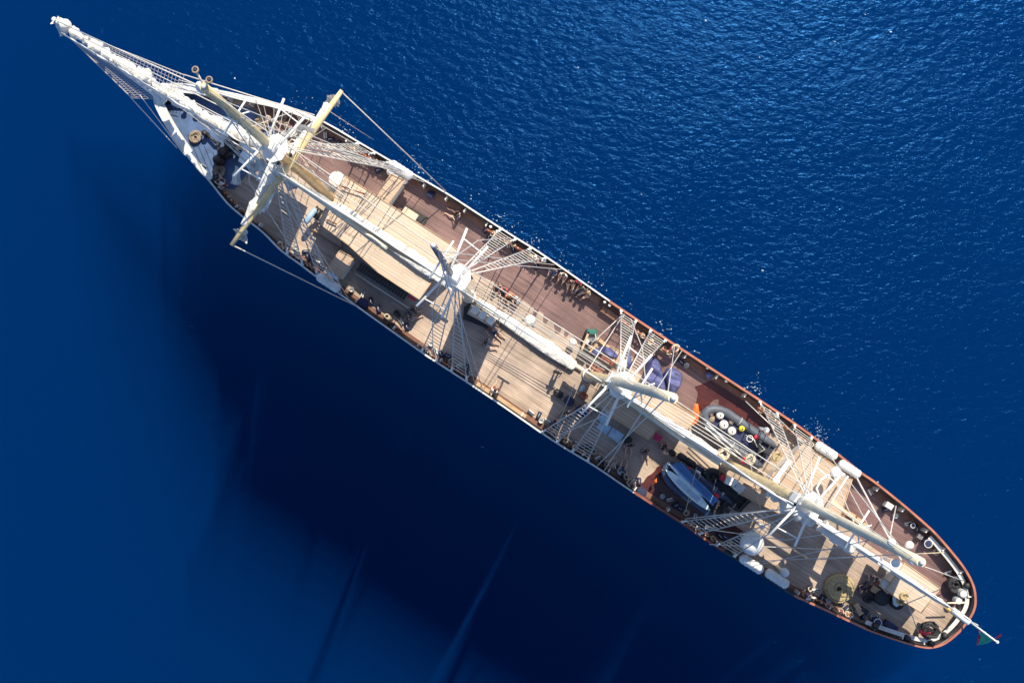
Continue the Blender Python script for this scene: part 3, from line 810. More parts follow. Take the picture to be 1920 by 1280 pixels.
# ------------------------------------------------------------ THINGS ON BOARD
def canister(x, y, z, label, rot=0, l=1.6, w=.6):
    c = P(x, y, z); c.z -= w / 2
    t = thing('liferaft_canister', Vector((c.x, c.y, c.z - .12)), label, 'liferaft', 'white liferaft canisters along the rails')
    ax = Matrix.Rotation(rot, 3, 'Z') @ AX
    b = B(); n = 17; pts = []; rs = []
    for i in range(n + 1):
        s_ = i / n; e = min(s_, 1 - s_) * 2
        r = w / 2 * min(1, (e * 7) ** .5 if e > 0 else .3)
        if r < .1: r = .1
        pts.append(c + ax * (l * (s_ - .5)) + Vector((0, 0, w / 2))); rs.append(r * (1.045 if i % 3 == 0 else .965))
    b.tube(pts, rs, 'canister', 16); b.build('shell', 'canister', t)
    for d in (-.38, .38): B().box(c + ax * d - Vector((0, 0, .12)), .12, w * 1.05, .16, ANG + rot, 'dull').build('cradle', 'dull', t)
    b = B()
    for d in (-.3, .3): b.tube([c + ax * d + Vector((0, 0, w / 2)) + (AY * math.cos(q) + Vector((0, 0, math.sin(q)))) * (w / 2 + .015) for q in [math.pi * 2 * j / 14 for j in range(14)]], .016, 'dull', 4, True)
    b.build('strap', 'dull', t)
canister(752, 319, 4.5, 'white liferaft canister at the far end of the sunlit side walkway', l=1.7)
canister(745, 330, 4.2, 'white liferaft canister inboard of another, on the sunlit walkway end', l=1.5, w=.5)
canister(616, 530, 4.4, 'shaded liferaft canister at the end of the lower side walkway', l=1.7)
canister(1549, 845, 4.5, 'white liferaft canister beside the after deckhouse, nearer the bow of the sunlit pair')
canister(1593, 879, 4.5, 'white liferaft canister beside the after deckhouse, nearer the stern of the sunlit pair')
canister(1409, 1057, 4.5, 'pale blue-shaded liferaft canister below the large white dome', l=1.7, w=.62)
canister(1457, 1084, 4.5, 'pale blue-shaded liferaft canister below the small white dome', l=1.7, w=.62)
t = tag(B().box(P(624, 517, 4.75), .75, .2, .14, None, 'sky', .03).build('bench_box', 'sky'), 'pale blue narrow box on the lower walkway beside the canister', 'box')

# inflatable boats
def outline_boat(cx, cy, z, l, w, rot, r, m, floor, label, cat='inflatable boat'):
    c = P(cx, cy, z); t = thing('inflatable_boat', Vector((c.x, c.y, ZD + .03)), label, cat, 'inflatable boats stowed on deck')
    d = Matrix.Rotation(rot, 3, 'Z') @ AX; n = Vector((-d.y, d.x, 0)); ps = []
    for s_ in [i / 8 for i in range(9)]: ps.append(c + d * (l / 2 - s_ * l * .72) + n * (w / 2 - r))
    for a in [math.pi * i / 10 for i in range(1, 10)]:
        ps.append(c + d * (-l * .22 - math.sin(a) * l * .28 + r) + n * ((w / 2 - r) * math.cos(a)) + Vector((0, 0, .18 * math.sin(a))))
    for s_ in [i / 8 for i in range(9)]: ps.append(c + d * (-l * .22 + s_ * l * .72) - n * (w / 2 - r))
    rs = [r] * len(ps); rs[0] = rs[-1] = r * .3; rs[1] = rs[-2] = r * .85
    B().tube(ps, rs, m, 12).build('tube', m, t)
    fl = [Vector((p.x, p.y, 0)) for p in ps]
    B().prism(fl, c.z - r * .8, c.z - r * .35, floor).build('floor', floor, t)
    B().box(c + d * (l * .42) - Vector((0, 0, r)), .08, w - 2 * r, .5, math.atan2(d.y, d.x), 'iron').build('transom', 'iron', t)
    b = B()
    for sg in (1, -1):
        pp = [q + (q - c).normalized() * r * .82 + Vector((0, 0, r * .45)) for q in (ps[1:13] if sg > 0 else ps[-13:-1])]
        b.tube(pp, .028, 'dull', 5)
    b.build('grab_line', 'dull', t)
    b = B()
    for i in (3, 6, 21, 24): 
        b.torus(Vector((0, 0, 0)), 0.001, .001, m, 3, 3) if 0 else None
        p = ps[i]; b.tube([p + (n * math.cos(q) + Vector((0, 0, math.sin(q)))) * (r + .012) for q in [math.pi * 2 * j / 12 for j in range(12)]], .02, 'dull', 4, True)
    b.build('band', 'dull', t)
    return t, c, d, n
def outboard(c, d, label, cowl='black'):
    t = thing('outboard_motor', Vector((c.x, c.y, c.z - .3)), label, 'outboard motor', 'outboard motors')
    b = B(); b.box(c, .5, .34, .34, math.atan2(d.y, d.x), cowl, .09); b.build('cowl', cowl, t)
    b = B(); b.box(c + d * .1 - Vector((0, 0, .35)), .16, .14, .36, 0, 'iron'); b.tube([c - d * .2 + Vector((0, 0, .1)), c - d * .7 + Vector((0, 0, .12))], .025, 'iron', 5); b.build('leg', 'iron', t)
    b = B(); b.tube([c + d * .25 + Vector((0, 0, .2)), c + d * .3 + Vector((0, 0, .36))], .03, 'dull', 5); b.build('handle', 'dull', t)
b1 = outline_boat(1379, 812, 3.55, 5.3, 2.1, R(-2), .27, 'tube', 'navy', 'large grey inflatable boat holding cream fenders on the sunlit side')
b2 = outline_boat(1301, 915, 3.5, 5.0, 1.9, R(-4), .24, 'tubeb', 'black', 'navy inflatable boat carrying pale paddleboards on the shaded side')
b3 = outline_boat(1360, 915, 3.3, 3.6, 1.3, R(-10), .2, 'black', 'black', 'small black inflatable lying between the navy boat and the sail boom')
outboard(P(1436, 846, 3.9), AX, 'black outboard motor on the large grey inflatable', 'black')
outboard(P(1360, 955, 3.7), AX, 'black outboard motor on the navy inflatable', 'black')
cn = thing('steering_console', P(1410, 823, 3.4), 'white-rimmed steering wheel console in the grey inflatable', 'console')
B().box(P(1416, 828, 3.4), .6, .5, .5, None, 'black', .05).build('seat', 'black', cn)
B().torus(P(1406, 822, 4.0), .2, .025, 'white', 18).build('steering_wheel', 'white', cn)
b = B(); b.tube([P(1398, 815, 3.9), P(1414, 824, 4.2), P(1420, 838, 3.9)], .03, 'white', 5); b.tube([P(1424, 832, 3.9), P(1434, 842, 4.3), P(1420, 850, 3.9)], .03, 'dull', 5); b.build('frame_rail', 'white', cn)
for x, y, r, m, lab in ((1350, 778, .26, 'fender', 'cream round fender nearest the bow of the grey inflatable'), (1357, 796, .30, 'fender', 'largest cream round fender in the middle of the grey inflatable'),
                        (1372, 808, .28, 'fender', 'cream round fender next to the yellow one in the grey inflatable'), (1391, 803, .2, 'yellow', 'bright yellow round fender in the grey inflatable')):
    c = P(x, y, 3.7)
    t = thing('round_fender', Vector((c.x, c.y, c.z - r)), lab, 'fender', 'round fenders in the boat')
    B().ball(c, r, m, 20, .85).build('body', m, t); B().lathe(c + Vector((0, 0, r * .8)), [(0, 0), (.05, 0), (.04, .08), (0, .09)], 'iron', 8).build('cap', 'iron', t)
def bag(x, y, z, sx, sy, sz, m, label, cat='bag', name='kit_bag', rot=None, seed=0, group=None):
    c = P(x, y, z); c.z -= 0
    b = B(); r0 = rot if rot is not None else ANG
    prof = []
    n = 12; rings = []
    cs, sn = math.cos(r0), math.sin(r0)
    for j in range(7):
        q = j / 6; rr = math.sin(math.pi * (.12 + .88 * q)) ** .5 if q < 1 else 0
        rr = max(rr, .02)
        ring = []
        for i in range(n):
            a = 2 * math.pi * i / n; w = 1 + .22 * noise.noise(Vector((math.cos(a) * 1.5, math.sin(a) * 1.5, q * 3 + seed + x)))
            X, Y = sx / 2 * rr * w * (abs(math.cos(a)) ** .7) * (1 if math.cos(a) > 0 else -1), sy / 2 * rr * w * (abs(math.sin(a)) ** .7) * (1 if math.sin(a) > 0 else -1)
            ring.append(b.bm.verts.new((c.x + X * cs - Y * sn, c.y + X * sn + Y * cs, c.z - sz + sz * q)))
        rings.append(ring)
    mi = b.mi(m)
    b.face(rings[0][::-1], mi); b.face(rings[-1], mi)
    for a, d in zip(rings, rings[1:]):
        for i in range(n): b.face([a[i], a[(i + 1) % n], d[(i + 1) % n], d[i]], mi, True)
    return tag(b.build(name, m), label, cat, group)
def crate(x, y, z, sx, sy, sz, m, label, cat='box', name='box', rot=None, lid=None, group=None):
    c = P(x, y, z); c.z -= sz
    t = thing(name, c, label, cat, group)
    B().box(c, sx, sy, sz * .86, rot, m).build('body', m, t)
    B().box(c + Vector((0, 0, sz * .862)), sx * 1.04, sy * 1.04, sz * .14, rot, lid or m, .02).build('lid', lid or m, t)
    return t
bag(1333, 773, 3.75, .5, .45, .4, 'skin', 'pinkish sack in the bow of the grey inflatable')
bag(1336, 786, 3.6, .4, .5, .3, 'coil', 'brown rope bundle near the bow of the grey inflatable')
bag(1373, 789, 3.6, .4, .5, .3, 'coil', 'brown crumpled sack between the cream fenders')
bag(1419, 820, 4.0, .32, .32, .3, 'red', 'bright red jerrycan beside the steering wheel', 'can', 'fuel_can')
bag(1428, 846, 3.7, .6, .5, .4, 'black', 'black bag at the stern of the grey inflatable')
# boards and rolls in the navy boat
def board(x0, y0, x1, y1, z, w, m, label, th=.1, name='paddleboard'):
    a, c = P(x0, y0, z), P(x1, y1, z); d = (c - a); l = d.length; d.normalize(); n = Vector((-d.y, d.x, 0)); pts = []
    K = 12
    prof = lambda s_: w / 2 * min(1, (math.sin(math.pi * min(max(s_, .0), 1))) ** .55)
    for i in range(K + 1): pts.append(a + d * (l * i / K) + n * prof(i / K))
    for i in range(K - 1, 0, -1): pts.append(a + d * (l * i / K) - n * prof(i / K))
    t = thing(name, Vector((a.x, a.y, z - th)), label, 'paddleboard', 'paddleboards in the navy boat')
    B().prism(pts, z - th, z, m).build('board', m, t)
    mid = a.lerp(c, .5)
    B().box(Vector((mid.x, mid.y, z + .002)), l * .5, w * .5, .012, math.atan2(d.y, d.x), 'sky').build('deck_pad', 'sky', t)
board(1248, 880, 1332, 957, 4.05, .62, 'pale', 'broad pale blue paddleboard lying in the navy inflatable')
board(1254, 869, 1330, 938, 4.12, .34, 'pale', 'slim pale paddleboard beside the broad one')
for i, (x0, y0, x1, y1, lab) in enumerate(((1263, 870, 1338, 946, 'bright blue rolled sail, nearest the paddleboards'), (1268, 868, 1342, 942, 'bright blue rolled sail, second from the paddleboards'), (1275, 868, 1346, 940, 'bright blue rolled sail, farthest from the paddleboards'))):
    q = B(); q.lump([P(x0, y0, 4.15), P(x1, y1, 4.1)], [.11, .1], 'blues', i, amp=.12, n=8); tag(q.build('rolled_sail', 'blues'), lab, 'rolled sail', 'rolled sails in the navy boat')
bag(1357, 897, 3.95, .45, .45, .35, 'red', 'red lifejacket beside the white boxes near the boom', 'lifejacket', 'lifejacket')
bag(1344, 930, 3.95, .45, .4, .35, 'red', 'red lifejacket on the navy boat near its motor', 'lifejacket', 'lifejacket')
bag(1293, 878, 3.8, .2, .2, .2, 'pink', 'small pink float beside the bow of the navy boat', 'float', 'float')
crate(1372, 903, 4.3, .7, .5, .7, 'white', 'white chest by the boom, nearest the red lifejacket', rot=ANG + .2)
crate(1386, 914, 4.3, .6, .55, .7, 'dull', 'off-white chest between the black inflatable and the after hatch', rot=ANG - .1)
for i, (x, y, sx, sy, m, lab) in enumerate(((1296, 868, .9, .5, 'black', 'black holdall beside the bow of the navy boat'), (1313, 880, .8, .4, 'navy', 'navy holdall between the navy boat and the boom'),
    (1327, 893, .9, .45, 'black', 'black holdall lying on the small black inflatable'), (1280, 858, .7, .5, 'iron', 'dark heap of gear next to the boom, forward of the boats'), (1345, 906, .6, .4, 'navy', 'navy bag among the gear by the lifejacket'),
    (1372, 940, 1.0, .6, 'black', 'black kit bag aft of the navy boat'), (1310, 886, .4, .25, 'white', 'small white bag on the gear beside the navy boat'), (1262, 850, .5, .4, 'black', 'black bag forward of the navy boat by the plank strip'))):
    bag(x, y, 3.4 + (.3 if m == 'white' else 0), sx, sy, .5, m, lab, seed=i)
def cone(x, y, pts, z, m, label):
    b = B(); q = px(pts, z); c = sum(q, Vector()) / len(q); c.z = z + .3
    mi = b.mi(m); vs = [b.bm.verts.new((p.x, p.y, z)) for p in q]; m2 = [b.bm.verts.new(Vector((p.x, p.y, z)).lerp(c, .5) + Vector((0, 0, .1 * (i % 2)))) for i, p in enumerate(q)]; ap = b.bm.verts.new(c); n = len(q)
    b.face(vs[::-1], mi)
    for i in range(n): b.face([vs[i], vs[(i + 1) % n], m2[(i + 1) % n], m2[i]], mi); b.face([m2[i], m2[(i + 1) % n], ap], mi)
    return tag(b.build('folded_cloth', m), label, 'cloth')
cone(0, 0, [(1303, 756), (1309, 757), (1311, 772), (1309, 790), (1298, 798), (1286, 789), (1297, 776)], 4.0, 'orange', 'crumpled orange cloth between the deckhouse and the grey inflatable')
cone(0, 0, [(1231, 895), (1232, 904), (1224, 909), (1226, 901)], 3.3, 'orange', 'small orange pennant beside the bow of the navy boat')
# tarpaulins
def tarp(poly, z, h, m, label, seed, folds=9):
    q = px(poly, z); c = sum(q, Vector()) / len(q); b = B(); mi = b.mi(m); rings = []
    K = 9
    sp = spline(q, 5); n = len(sp)
    for j in range(K + 1):
        t = j / K; ring = []
        for i, p in enumerate(sp):
            v = Vector((p.x, p.y, 0)).lerp(Vector((c.x, c.y, 0)), t)
            fold = noise.noise(Vector((v.x * 1.1 - v.y * .4, v.y * 2.6 + v.x * 1.2, seed)))
            ring.append(b.bm.verts.new((v.x, v.y, z - h + h * min(1, (t * 3.2)) ** .6 * (1 + .35 * fold) if j else z - h)))
        rings.append(ring)
    for a, d in zip(rings, rings[1:]):
        for i in range(n): b.face([a[i], a[(i + 1) % n], d[(i + 1) % n], d[i]], mi, True)
    bmesh.ops.remove_doubles(b.bm, verts=b.bm.verts, dist=.001)
    return tag(b.build('tarpaulin', m), label, 'tarpaulin')
tarp([(1256, 690), (1272, 692), (1283, 703), (1280, 722), (1266, 742), (1254, 728), (1248, 705)], 3.7, .9, 'tarp', 'large blue tarpaulin heap aft of the white shroud frames', 3)
tarp([(1222, 672), (1238, 676), (1246, 700), (1252, 738), (1225, 726), (1206, 716), (1212, 696)], 3.8, .9, 'tarp', 'blue tarpaulin spread under the shrouds beside the mizzen mast', 5)
tarp([(1172, 668), (1180, 655), (1186, 672), (1184, 692), (1170, 680)], 3.5, .7, 'tarp', 'small blue tarpaulin standing up by the pale heap of canvas', 7)
tarp([(1136, 648), (1150, 655), (1160, 668), (1150, 672), (1130, 660), (1112, 668), (1110, 656), (1122, 652)], 3.9, .5, 'tarp', 'dark blue folded tarpaulin on the forward hatch boards', 9)
tarp([(1160, 676), (1172, 672), (1178, 686), (1170, 694), (1156, 688)], 3.9, .5, 'dull', 'pale heap of canvas between two blue tarpaulins', 11)
# deck cargo forward of mizzen
g = thing('deck_locker', P(1110, 628, ZD + .02), 'green and grey machine standing on deck by the hatch boards', 'machine')
B().box(P(1110, 622, 3.7) - Vector((0, 0, 1.0)), .65, .35, 1.0, ANG + .55, 'green', .04).build('cover', 'green', g)
B().box(P(1111, 633, 3.4) - Vector((0, 0, .7)), .6, .5, .7, ANG + .55, 'grey', .04).build('engine', 'grey', g)
b = B(); b.tube([P(1106, 640, 3.6), P(1118, 638, 3.7), P(1116, 626, 3.8)], .03, 'dull', 5); b.build('pipe', 'dull', g)
def plank(x0, y0, x1, y1, z, w, m, label, name='loose_plank', h=.06):
    a, c = P(x0, y0, z), P(x1, y1, z); d = c - a
    q = B().box(a.lerp(c, .5) - Vector((0, 0, h)), d.length, w, h, math.atan2(d.y, d.x), m, .01)
    return tag(q.build(name, m), label, 'plank', 'loose planks around the hatch')
plank(1120, 634, 1142, 652, 3.6, .22, 'tan', 'tan plank running from the green machine to the blue tarpaulin')
plank(1104, 622, 1091, 656, 3.7, .14, 'tan', 'tan plank beside the green machine, across the ship')
plank(1145, 672, 1166, 686, 3.6, .2, 'tan', 'tan plank by the rust-red box')
plank(1120, 645, 1106, 660, 3.55, .12, 'tan', 'short tan plank leaning over the dark opening by the hatch')
crate(1138, 676, 3.9, .9, .26, .3, 'brick', 'long rust-red box beside the blue tarpaulin by the boom', rot=ANG)
crate(1100, 658, 3.5, .5, .4, .4, 'black', 'black box between the planks and the boom')
crate(1118, 692, 3.6, .9, .35, .3, 'brick', 'long dark red box along the boom near the mizzen mast')
bag(1100, 640, 3.5, .4, .4, .3, 'dull', 'white bundle at the edge of the dry planking')
bag(1075, 641, 3.5, .5, .4, .35, 'white', 'white crumpled bundle on the dry planks beside the boom')
# three white cushions on a dark frame
sf = thing('cushion_rack', P(905, 592, 3.35), 'dark metal frame carrying three white cushions', 'frame')
fr = px([(881, 577), (889, 567), (937, 597), (924, 615)], 3.75)
b = B(); 
for i in range(4): b.tube([fr[i], fr[(i + 1) % 4]], .035, 'grey', 5)
b.build('frame_rail', 'grey', sf)
for p in fr: B().tube([p, Vector((p.x, p.y, ZD + .8))], .03, 'grey', 5).build('leg', 'grey', sf)
for x, y, lab in ((891, 581, 'white square cushion nearest the main mast'), (905, 590, 'middle white square cushion of three'), (920, 600, 'white square cushion farthest from the main mast')):
    tag(B().box(P(x, y, 3.85), .44, .5, .14, None, 'white', .05).build('seat_cushion', 'white'), lab, 'cushion', 'white cushions in a row')
# round things
def drum(x, y, z, r, h, m, label, name='drum', cat='drum', rim=None):
    c = P(x, y, z); c.z -= h; t = thing(name, c, label, cat)
    B().lathe(c, [(0, 0), (r * .92, 0), (r, h * .1), (r, h * .85), (r * .9, h * .98), (r * .5, h), (0, h)], m, 22).build('body', m, t)
    B().torus(c + Vector((0, 0, h * .97)), r * .93, .03, rim or m, 22, 6).build('rim', rim or m, t)
    return t
drum(631, 336, 4.0, .52, 1.2, 'fender', 'large white round tank by the corner of the forward deckhouse', 'water_tank', 'tank', 'dull')
drum(680, 569, 3.5, .36, .6, 'navy', 'round navy cover standing against the lower rail', 'covered_drum', 'drum')
drum(1646, 1167, 3.4, .27, .55, 'navy', 'round navy drum by the lower stern rail', 'covered_drum', 'drum', 'dull')
drum(1741, 1019, 3.4, .27, .55, 'navy', 'round navy drum by the sunlit stern rail', 'covered_drum', 'drum', 'dull')
drum(1712, 985, 3.2, .16, .4, 'navy', 'small dark bucket by the sunlit stern rail', 'bucket', 'bucket', 'dull')
drum(1203, 923, 3.5, .33, .6, 'navy', 'navy drum at the lower rail beside the navy inflatable', 'covered_drum', 'drum')
drum(1655, 1121, 3.4, .5, .6, 'black', 'wide black covered tub aft beside the stern deckhouse', 'covered_tub', 'tub')
drum(1807, 1113, 3.7, .27, .5, 'dull', 'grey bollard top at the stern, nearer the rail', 'mooring_drum', 'bollard', 'grey')
drum(1798, 1126, 3.6, .24, .5, 'dull', 'grey bollard top at the stern, nearer the boom', 'mooring_drum', 'bollard', 'grey')
bag(807, 364, 3.2, .6, .5, .35, 'navy', 'dark blue bag on the damp deck near the sunlit rail')
bag(1332, 703, 3.3, .55, .5, .5, 'tarp', 'blue bin against the sunlit rail near the wet planks', 'bin', 'bin', rot=.3)
bag(743, 588, 3.1, .5, .4, .35, 'black', 'black bundle alone on the shaded side deck')
bag(1047, 738, 3.3, .7, .5, .4, 'black', 'black equipment case on the planks in the masts shadow', 'case', 'case')
bag(1179, 826, 3.3, .5, .5, .4, 'black', 'black rucksack beside the sitting person below the mizzen deckhouse', 'rucksack', 'rucksack')
bag(1090, 772, 3.2, .9, .7, .4, 'navy', 'navy blue heap of diving bags forward of the pink mat')
bag(1068, 752, 3.2, .7, .6, .4, 'navy', 'navy blue bag at the shroud foot near the magenta mat')
bag(1095, 742, 3.5, .6, .5, .5, 'brick', 'brown red sack beside the navy bags')
bag(1092, 728, 3.7, .25, .5, .3, 'sky', 'pale blue towel roll beside the brown red sack')
bag(1683, 1126, 3.7, .45, .85, .4, 'pale', 'pale blue bag lying in a black tub aft', rot=ANG + .6)
bag(1690, 1115, 3.7, .35, .5, .3, 'coil', 'brown coil of line on the stern deckhouse corner')
drum(1683, 1130, 3.25, .44, .4, 'black', 'black tub holding a pale blue bag', 'tub', 'tub')
bag(1660, 1058, 4.6, .6, .5, .3, 'brick', 'rust orange heap on the white box by the boom', 'heap', 'canvas_heap')
bag(1648, 1094, 3.6, .5, .35, .3, 'brick', 'rust red cloth at the forward side of the white stern box', 'cloth', 'canvas_heap')
for x, y, lab in ((1104, 766, 'magenta mat beside the navy bags'), (1233, 820, 'magenta mat at the after corner of the middle deckhouse'), ):
    tag(B().box(P(x, y, 3.0), .55, .45, .08, None, 'pink', .02).build('sleeping_mat', 'pink'), lab, 'mat')
tag(B().box(P(772, 559, 3.6), .6, .16, .1, None, 'red', .02).build('fire_hose_box', 'red'), 'red box under the eave of the forward deckhouse', 'box')
def table(pts, z, m, label):
    q = px(pts, z); t = thing('folding_table', Vector((q[0].x, q[0].y, ZD + .01)), label, 'table')
    B().prism(q, z - .05, z, m).build('table_top', m, t)
    for i in range(4): p = q[i].lerp(sum(q, Vector()) / 4, .12); B().tube([Vector((p.x, p.y, z - .05)), Vector((p.x, p.y, ZD + .01))], .03, 'grey', 5).build('leg', 'grey', t)
    c = sum(q, Vector()) / 4
    B().box(Vector((c.x, c.y, z + .002)), .45, .35, .012, None, 'sky').build('inlay', 'dull', t)
table([(1118, 802), (1127, 788), (1147, 800), (1138, 815)], 3.4, 'sky', 'pale blue table, the one nearest the shroud foot')
table([(1140, 816), (1149, 801), (1170, 815), (1160, 831)], 3.4, 'sky', 'pale blue table, the one nearest the black rucksack')
table([(1122, 786), (1136, 766), (1148, 774), (1136, 794)], 3.5, 'sky', 'pale blue table close to the middle deckhouse')
t = thing('gas_cylinder', P(580, 404, 3.2), 'pale blue cylinder lying across the deck forward of the long deckhouse', 'cylinder')
B().tube([P(592, 392, 3.8), P(590, 394, 3.8), P(574, 416, 3.8), P(572, 419, 3.8)], [.12, .19, .19, .12], 'sky', 12).build('body', 'pale', t)
B().tube([P(593, 390, 3.8), P(596, 386, 3.8)], .06, 'iron', 7).build('valve', 'iron', t)
t = thing('deck_winch', P(596, 398, ZD + .02), 'dark winch between the pale cylinder and the long deckhouse', 'winch')
B().tube([P(590, 410, 3.4), P(602, 392, 3.4)], .22, 'iron', 10).build('drum', 'iron', t)
b = B()
for i in range(5): b.tube([P(590 + 3 * i, 412 - 4.5 * i, 3.3), P(600 + 3 * i, 418 - 4.5 * i, 3.6)], .05, 'grey', 5)
b.build('ribs', 'grey', t)
# benches by the rail
def bench(x0, y0, x1, y1, z, w, m, label):
    a, c = P(x0, y0, z), P(x1, y1, z); d = c - a; rot = math.atan2(d.y, d.x); mid = a.lerp(c, .5)
    t = thing('deck_bench', Vector((mid.x, mid.y, ZD + .03)), label, 'bench', 'benches along the rails')
    B().box(mid - Vector((0, 0, .06)), d.length, w, .06, rot, m, .01).build('seat', m, t)
    for f in (.08, .92):
        p = a.lerp(c, f); B().box(Vector((p.x, p.y, ZD + .03)), .08, w * .8, z - ZD - .1, rot, m).build('leg', m, t)
bench(1028, 498, 1124, 566, 3.05, .45, 'board', 'long reddish bench under the row of seated people')
bench(1128, 578, 1160, 600, 3.05, .4, 'board', 'short reddish bench aft of the seated people')
bench(893, 720, 985, 783, 3.05, .4, 'tan', 'long tan bench along the lower rail in full sun')
bench(1605, 1132, 1616, 1152, 3.1, .35, 'tan', 'short tan bench near the lower stern rail')
crate(1644, 1107, 3.3, .5, .42, .35, 'tan', 'tan wooden box beside the wide black tub', rot=ANG)
crate(1726, 1006, 3.1, .35, .3, .3, 'grey', 'grey box against the sunlit stern rail')
crate(1622, 1145, 3.1, .5, .3, .3, 'black', 'black box by the short tan bench')
crate(1672, 1173, 3.2, .9, .35, .4, 'navy', 'navy locker against the lower stern rail')
crate(1668, 948, 3.5, .5, .35, .5, 'dull', 'pale box on the sunlit stern rail beside the damp deck')
plank(1668, 1014, 1672, 1005, 3.0, .1, 'tan', 'short pale board alone on the damp stern deck', h=.3)
# coils of rope
def coil(x, y, z, r, m, label, turns=4, th=.05, name='rope_coil', group='coils of mooring rope lying on deck', flat=True):
    c = P(x, y, z); b = B(); pts = []
    N = 16 * turns
    for i in range(N):
        a = 2 * math.pi * i / 16; rr = r * (1 - .75 * i / N) if flat else r * (.8 + .2 * math.sin(i * 1.3))
        pts.append(c + Vector((rr * math.cos(a), rr * math.sin(a), (0 if flat else .35 * i / N) + .03 * math.sin(i * .7))))
    b.tube(pts, th, m, 6)
    pts = [p + Vector((.03, .02, th * 1.5)) for p in pts[: N // 2]]
    b.tube(pts, th, m, 6)
    return tag(b.build(name, m), label, 'rope', group)
coil(366, 258, 2.75, .40, 'coil', 'brown rope coil on the blue foredeck, nearest the bow on the lower side', 5, .06)
coil(411, 322, 2.75, .36, 'coil', 'brown rope coil on the blue foredeck beside the hanging canvas', 5, .06)
coil(489, 232, 2.75, .45, 'coil', 'brown rope coil on the foredeck by the sunlit rail', 5, .06)
coil(530, 222, 2.95, .25, 'coil', 'small brown rope coil on the sunlit pin rail forward', 3, .05)
coil(1572, 1103, 2.8, .92, 'straw', 'large flat round coil of straw-coloured net on the stern deck', 9, .085)
coil(1572, 1104, 2.95, .75, 'straw', 'upper layer of straw-coloured line on the large round net coil', 8, .08)
coil(1792, 1096, 3.1, .56, 'black', 'large black hose coil in the sunlit corner of the stern', 5, .09, 'hose_coil', 'black hose coils at the stern')
coil(1741, 1180, 3.1, .56, 'black', 'large black hose coil with a red rope in the lower stern corner', 5, .08, 'hose_coil', 'black hose coils at the stern', False)
coil(1627, 1121, 3.0, .30, 'black', 'medium black hose coil beside the wide black tub', 4, .07, 'hose_coil', 'black hose coils at the stern')
coil(1689, 1126, 4.0, .28, 'straw', 'straw rope heap on the corner of the stern deckhouse', 4, .05)
coil(1694, 1118, 4.35, .25, 'straw', 'straw rope heap on the roof of the stern deckhouse', 4, .05)
coil(1266, 653, 3.7, .24, 'rope', 'pale rope coil on the sunlit rail aft of the mizzen shrouds', 3, .05)
coil(1405, 860, 5.0, .3, 'rope', 'pale rope heap beside the jigger mast', 3, .06, flat=False)
coil(1356, 850, 5.0, .35, 'rope', 'knotted pale rope heap beside the red pole tips', 3, .06, flat=False)
coil(1456, 856, 4.55, .3, 'straw', 'straw coloured line heaped on the hatch aft of the grey inflatable', 4, .04)
q = B(); q.tube([P(1722, 1181, 3.7), P(1736, 1187, 3.75), P(1744, 1186, 3.7)], .07, 'flagred', 6); q.tube([P(1723, 1185, 3.7), P(1738, 1190, 3.72)], .05, 'flagred', 6)
tag(q.build('rope_length', 'flagred'), 'short bright red rope on the black hose coil', 'rope')
for x0, y0, x1, y1, lab in ((1322, 800, 1393, 866, 'white pole with a red tip, nearer the boom'), (1325, 792, 1396, 859, 'white pole with a red tip, nearer the grey boat')):
    t = thing('boat_pole', P(x0, y0, 4.6), lab, 'pole', 'white poles with red tips')
    a, c = P(x0, y0, 4.9), P(x1, y1, 4.9); B().tube([a, c], .04, 'white', 6).build('shaft', 'white', t); B().ball(c, .14, 'red', 10).build('tip', 'red', t)
for i, (x, y, w) in enumerate(((920,425,'before the main shrouds'),(932,434,'second before of the main shrouds'),(1004,481,'just aft of the main shrouds'),(1021,489,'forward of the seated row'),(1104,546,'aft of the seated row'),(1134,566,'where the varnished rail begins'),(1143,572,'aft of the varnished rail end'),(1327,689,'beside the blue bin'),(1362,714,'beside the wet planks'))):
    c = P(x, y, 3.55); t = thing('rail_lamp', Vector((c.x, c.y, c.z - .2)), 'white round lamp on the inside of the sunlit rail, ' + w, 'lamp', 'white lamps inside the sunlit rail')
    B().ball(c, .11, 'white', 12).build('globe', 'white', t); B().box(c - Vector((0, 0, .22)), .14, .14, .12, None, 'dull').build('bracket', 'dull', t)
# small gear lying along the foot of the bulwarks
gear = {}
def gear_at(x, y, kind, where, rot):
    c = P(x, y, ZD + .03)
    if kind not in gear:
        b = B()
        if kind == 'bucket': b.lathe(c, [(0, 0), (.13, 0), (.17, .3), (.15, .3), (.12, .05), (0, .05)], 'dull', 12)
        elif kind == 'block': b.box(c, .42, .2, .2, 0, 'white', .04); b.tube([c + Vector((-.25, 0, .22)), c + Vector((.25, 0, .24))], .03, 'iron', 5)
        elif kind == 'rope_heap': b.torus(c + Vector((0, 0, .06)), .2, .06, 'coil', 14, 6); b.torus(c + Vector((.03, .04, .15)), .15, .055, 'rope', 12, 6, .3)
        else: b.box(c, .5, .26, .24, 0, 'navy', .09); b.tube([c + Vector((-.15, 0, .22)), c + Vector((0, .02, .33)), c + Vector((.15, 0, .22))], .02, 'dull', 5)
        o = gear[kind] = b.build(kind, 'iron')
    else:
        o = gear[kind].copy(); COL.objects.link(o); o.location = (c.x, c.y, c.z)
    o.rotation_euler = (0, 0, rot)
    nm = {'bucket': 'small grey bucket', 'block': 'white rope block', 'rope_heap': 'small brown rope heap', 'duffel': 'navy duffel bag'}[kind]
    tag(o, nm + ' at the foot of the ' + where, {'bucket': 'bucket', 'block': 'block', 'rope_heap': 'rope', 'duffel': 'bag'}[kind], nm + 's at the foot of the ' + where)
kinds = ['bucket', 'block', 'duffel', 'duffel', 'rope_heap', 'block', 'duffel']
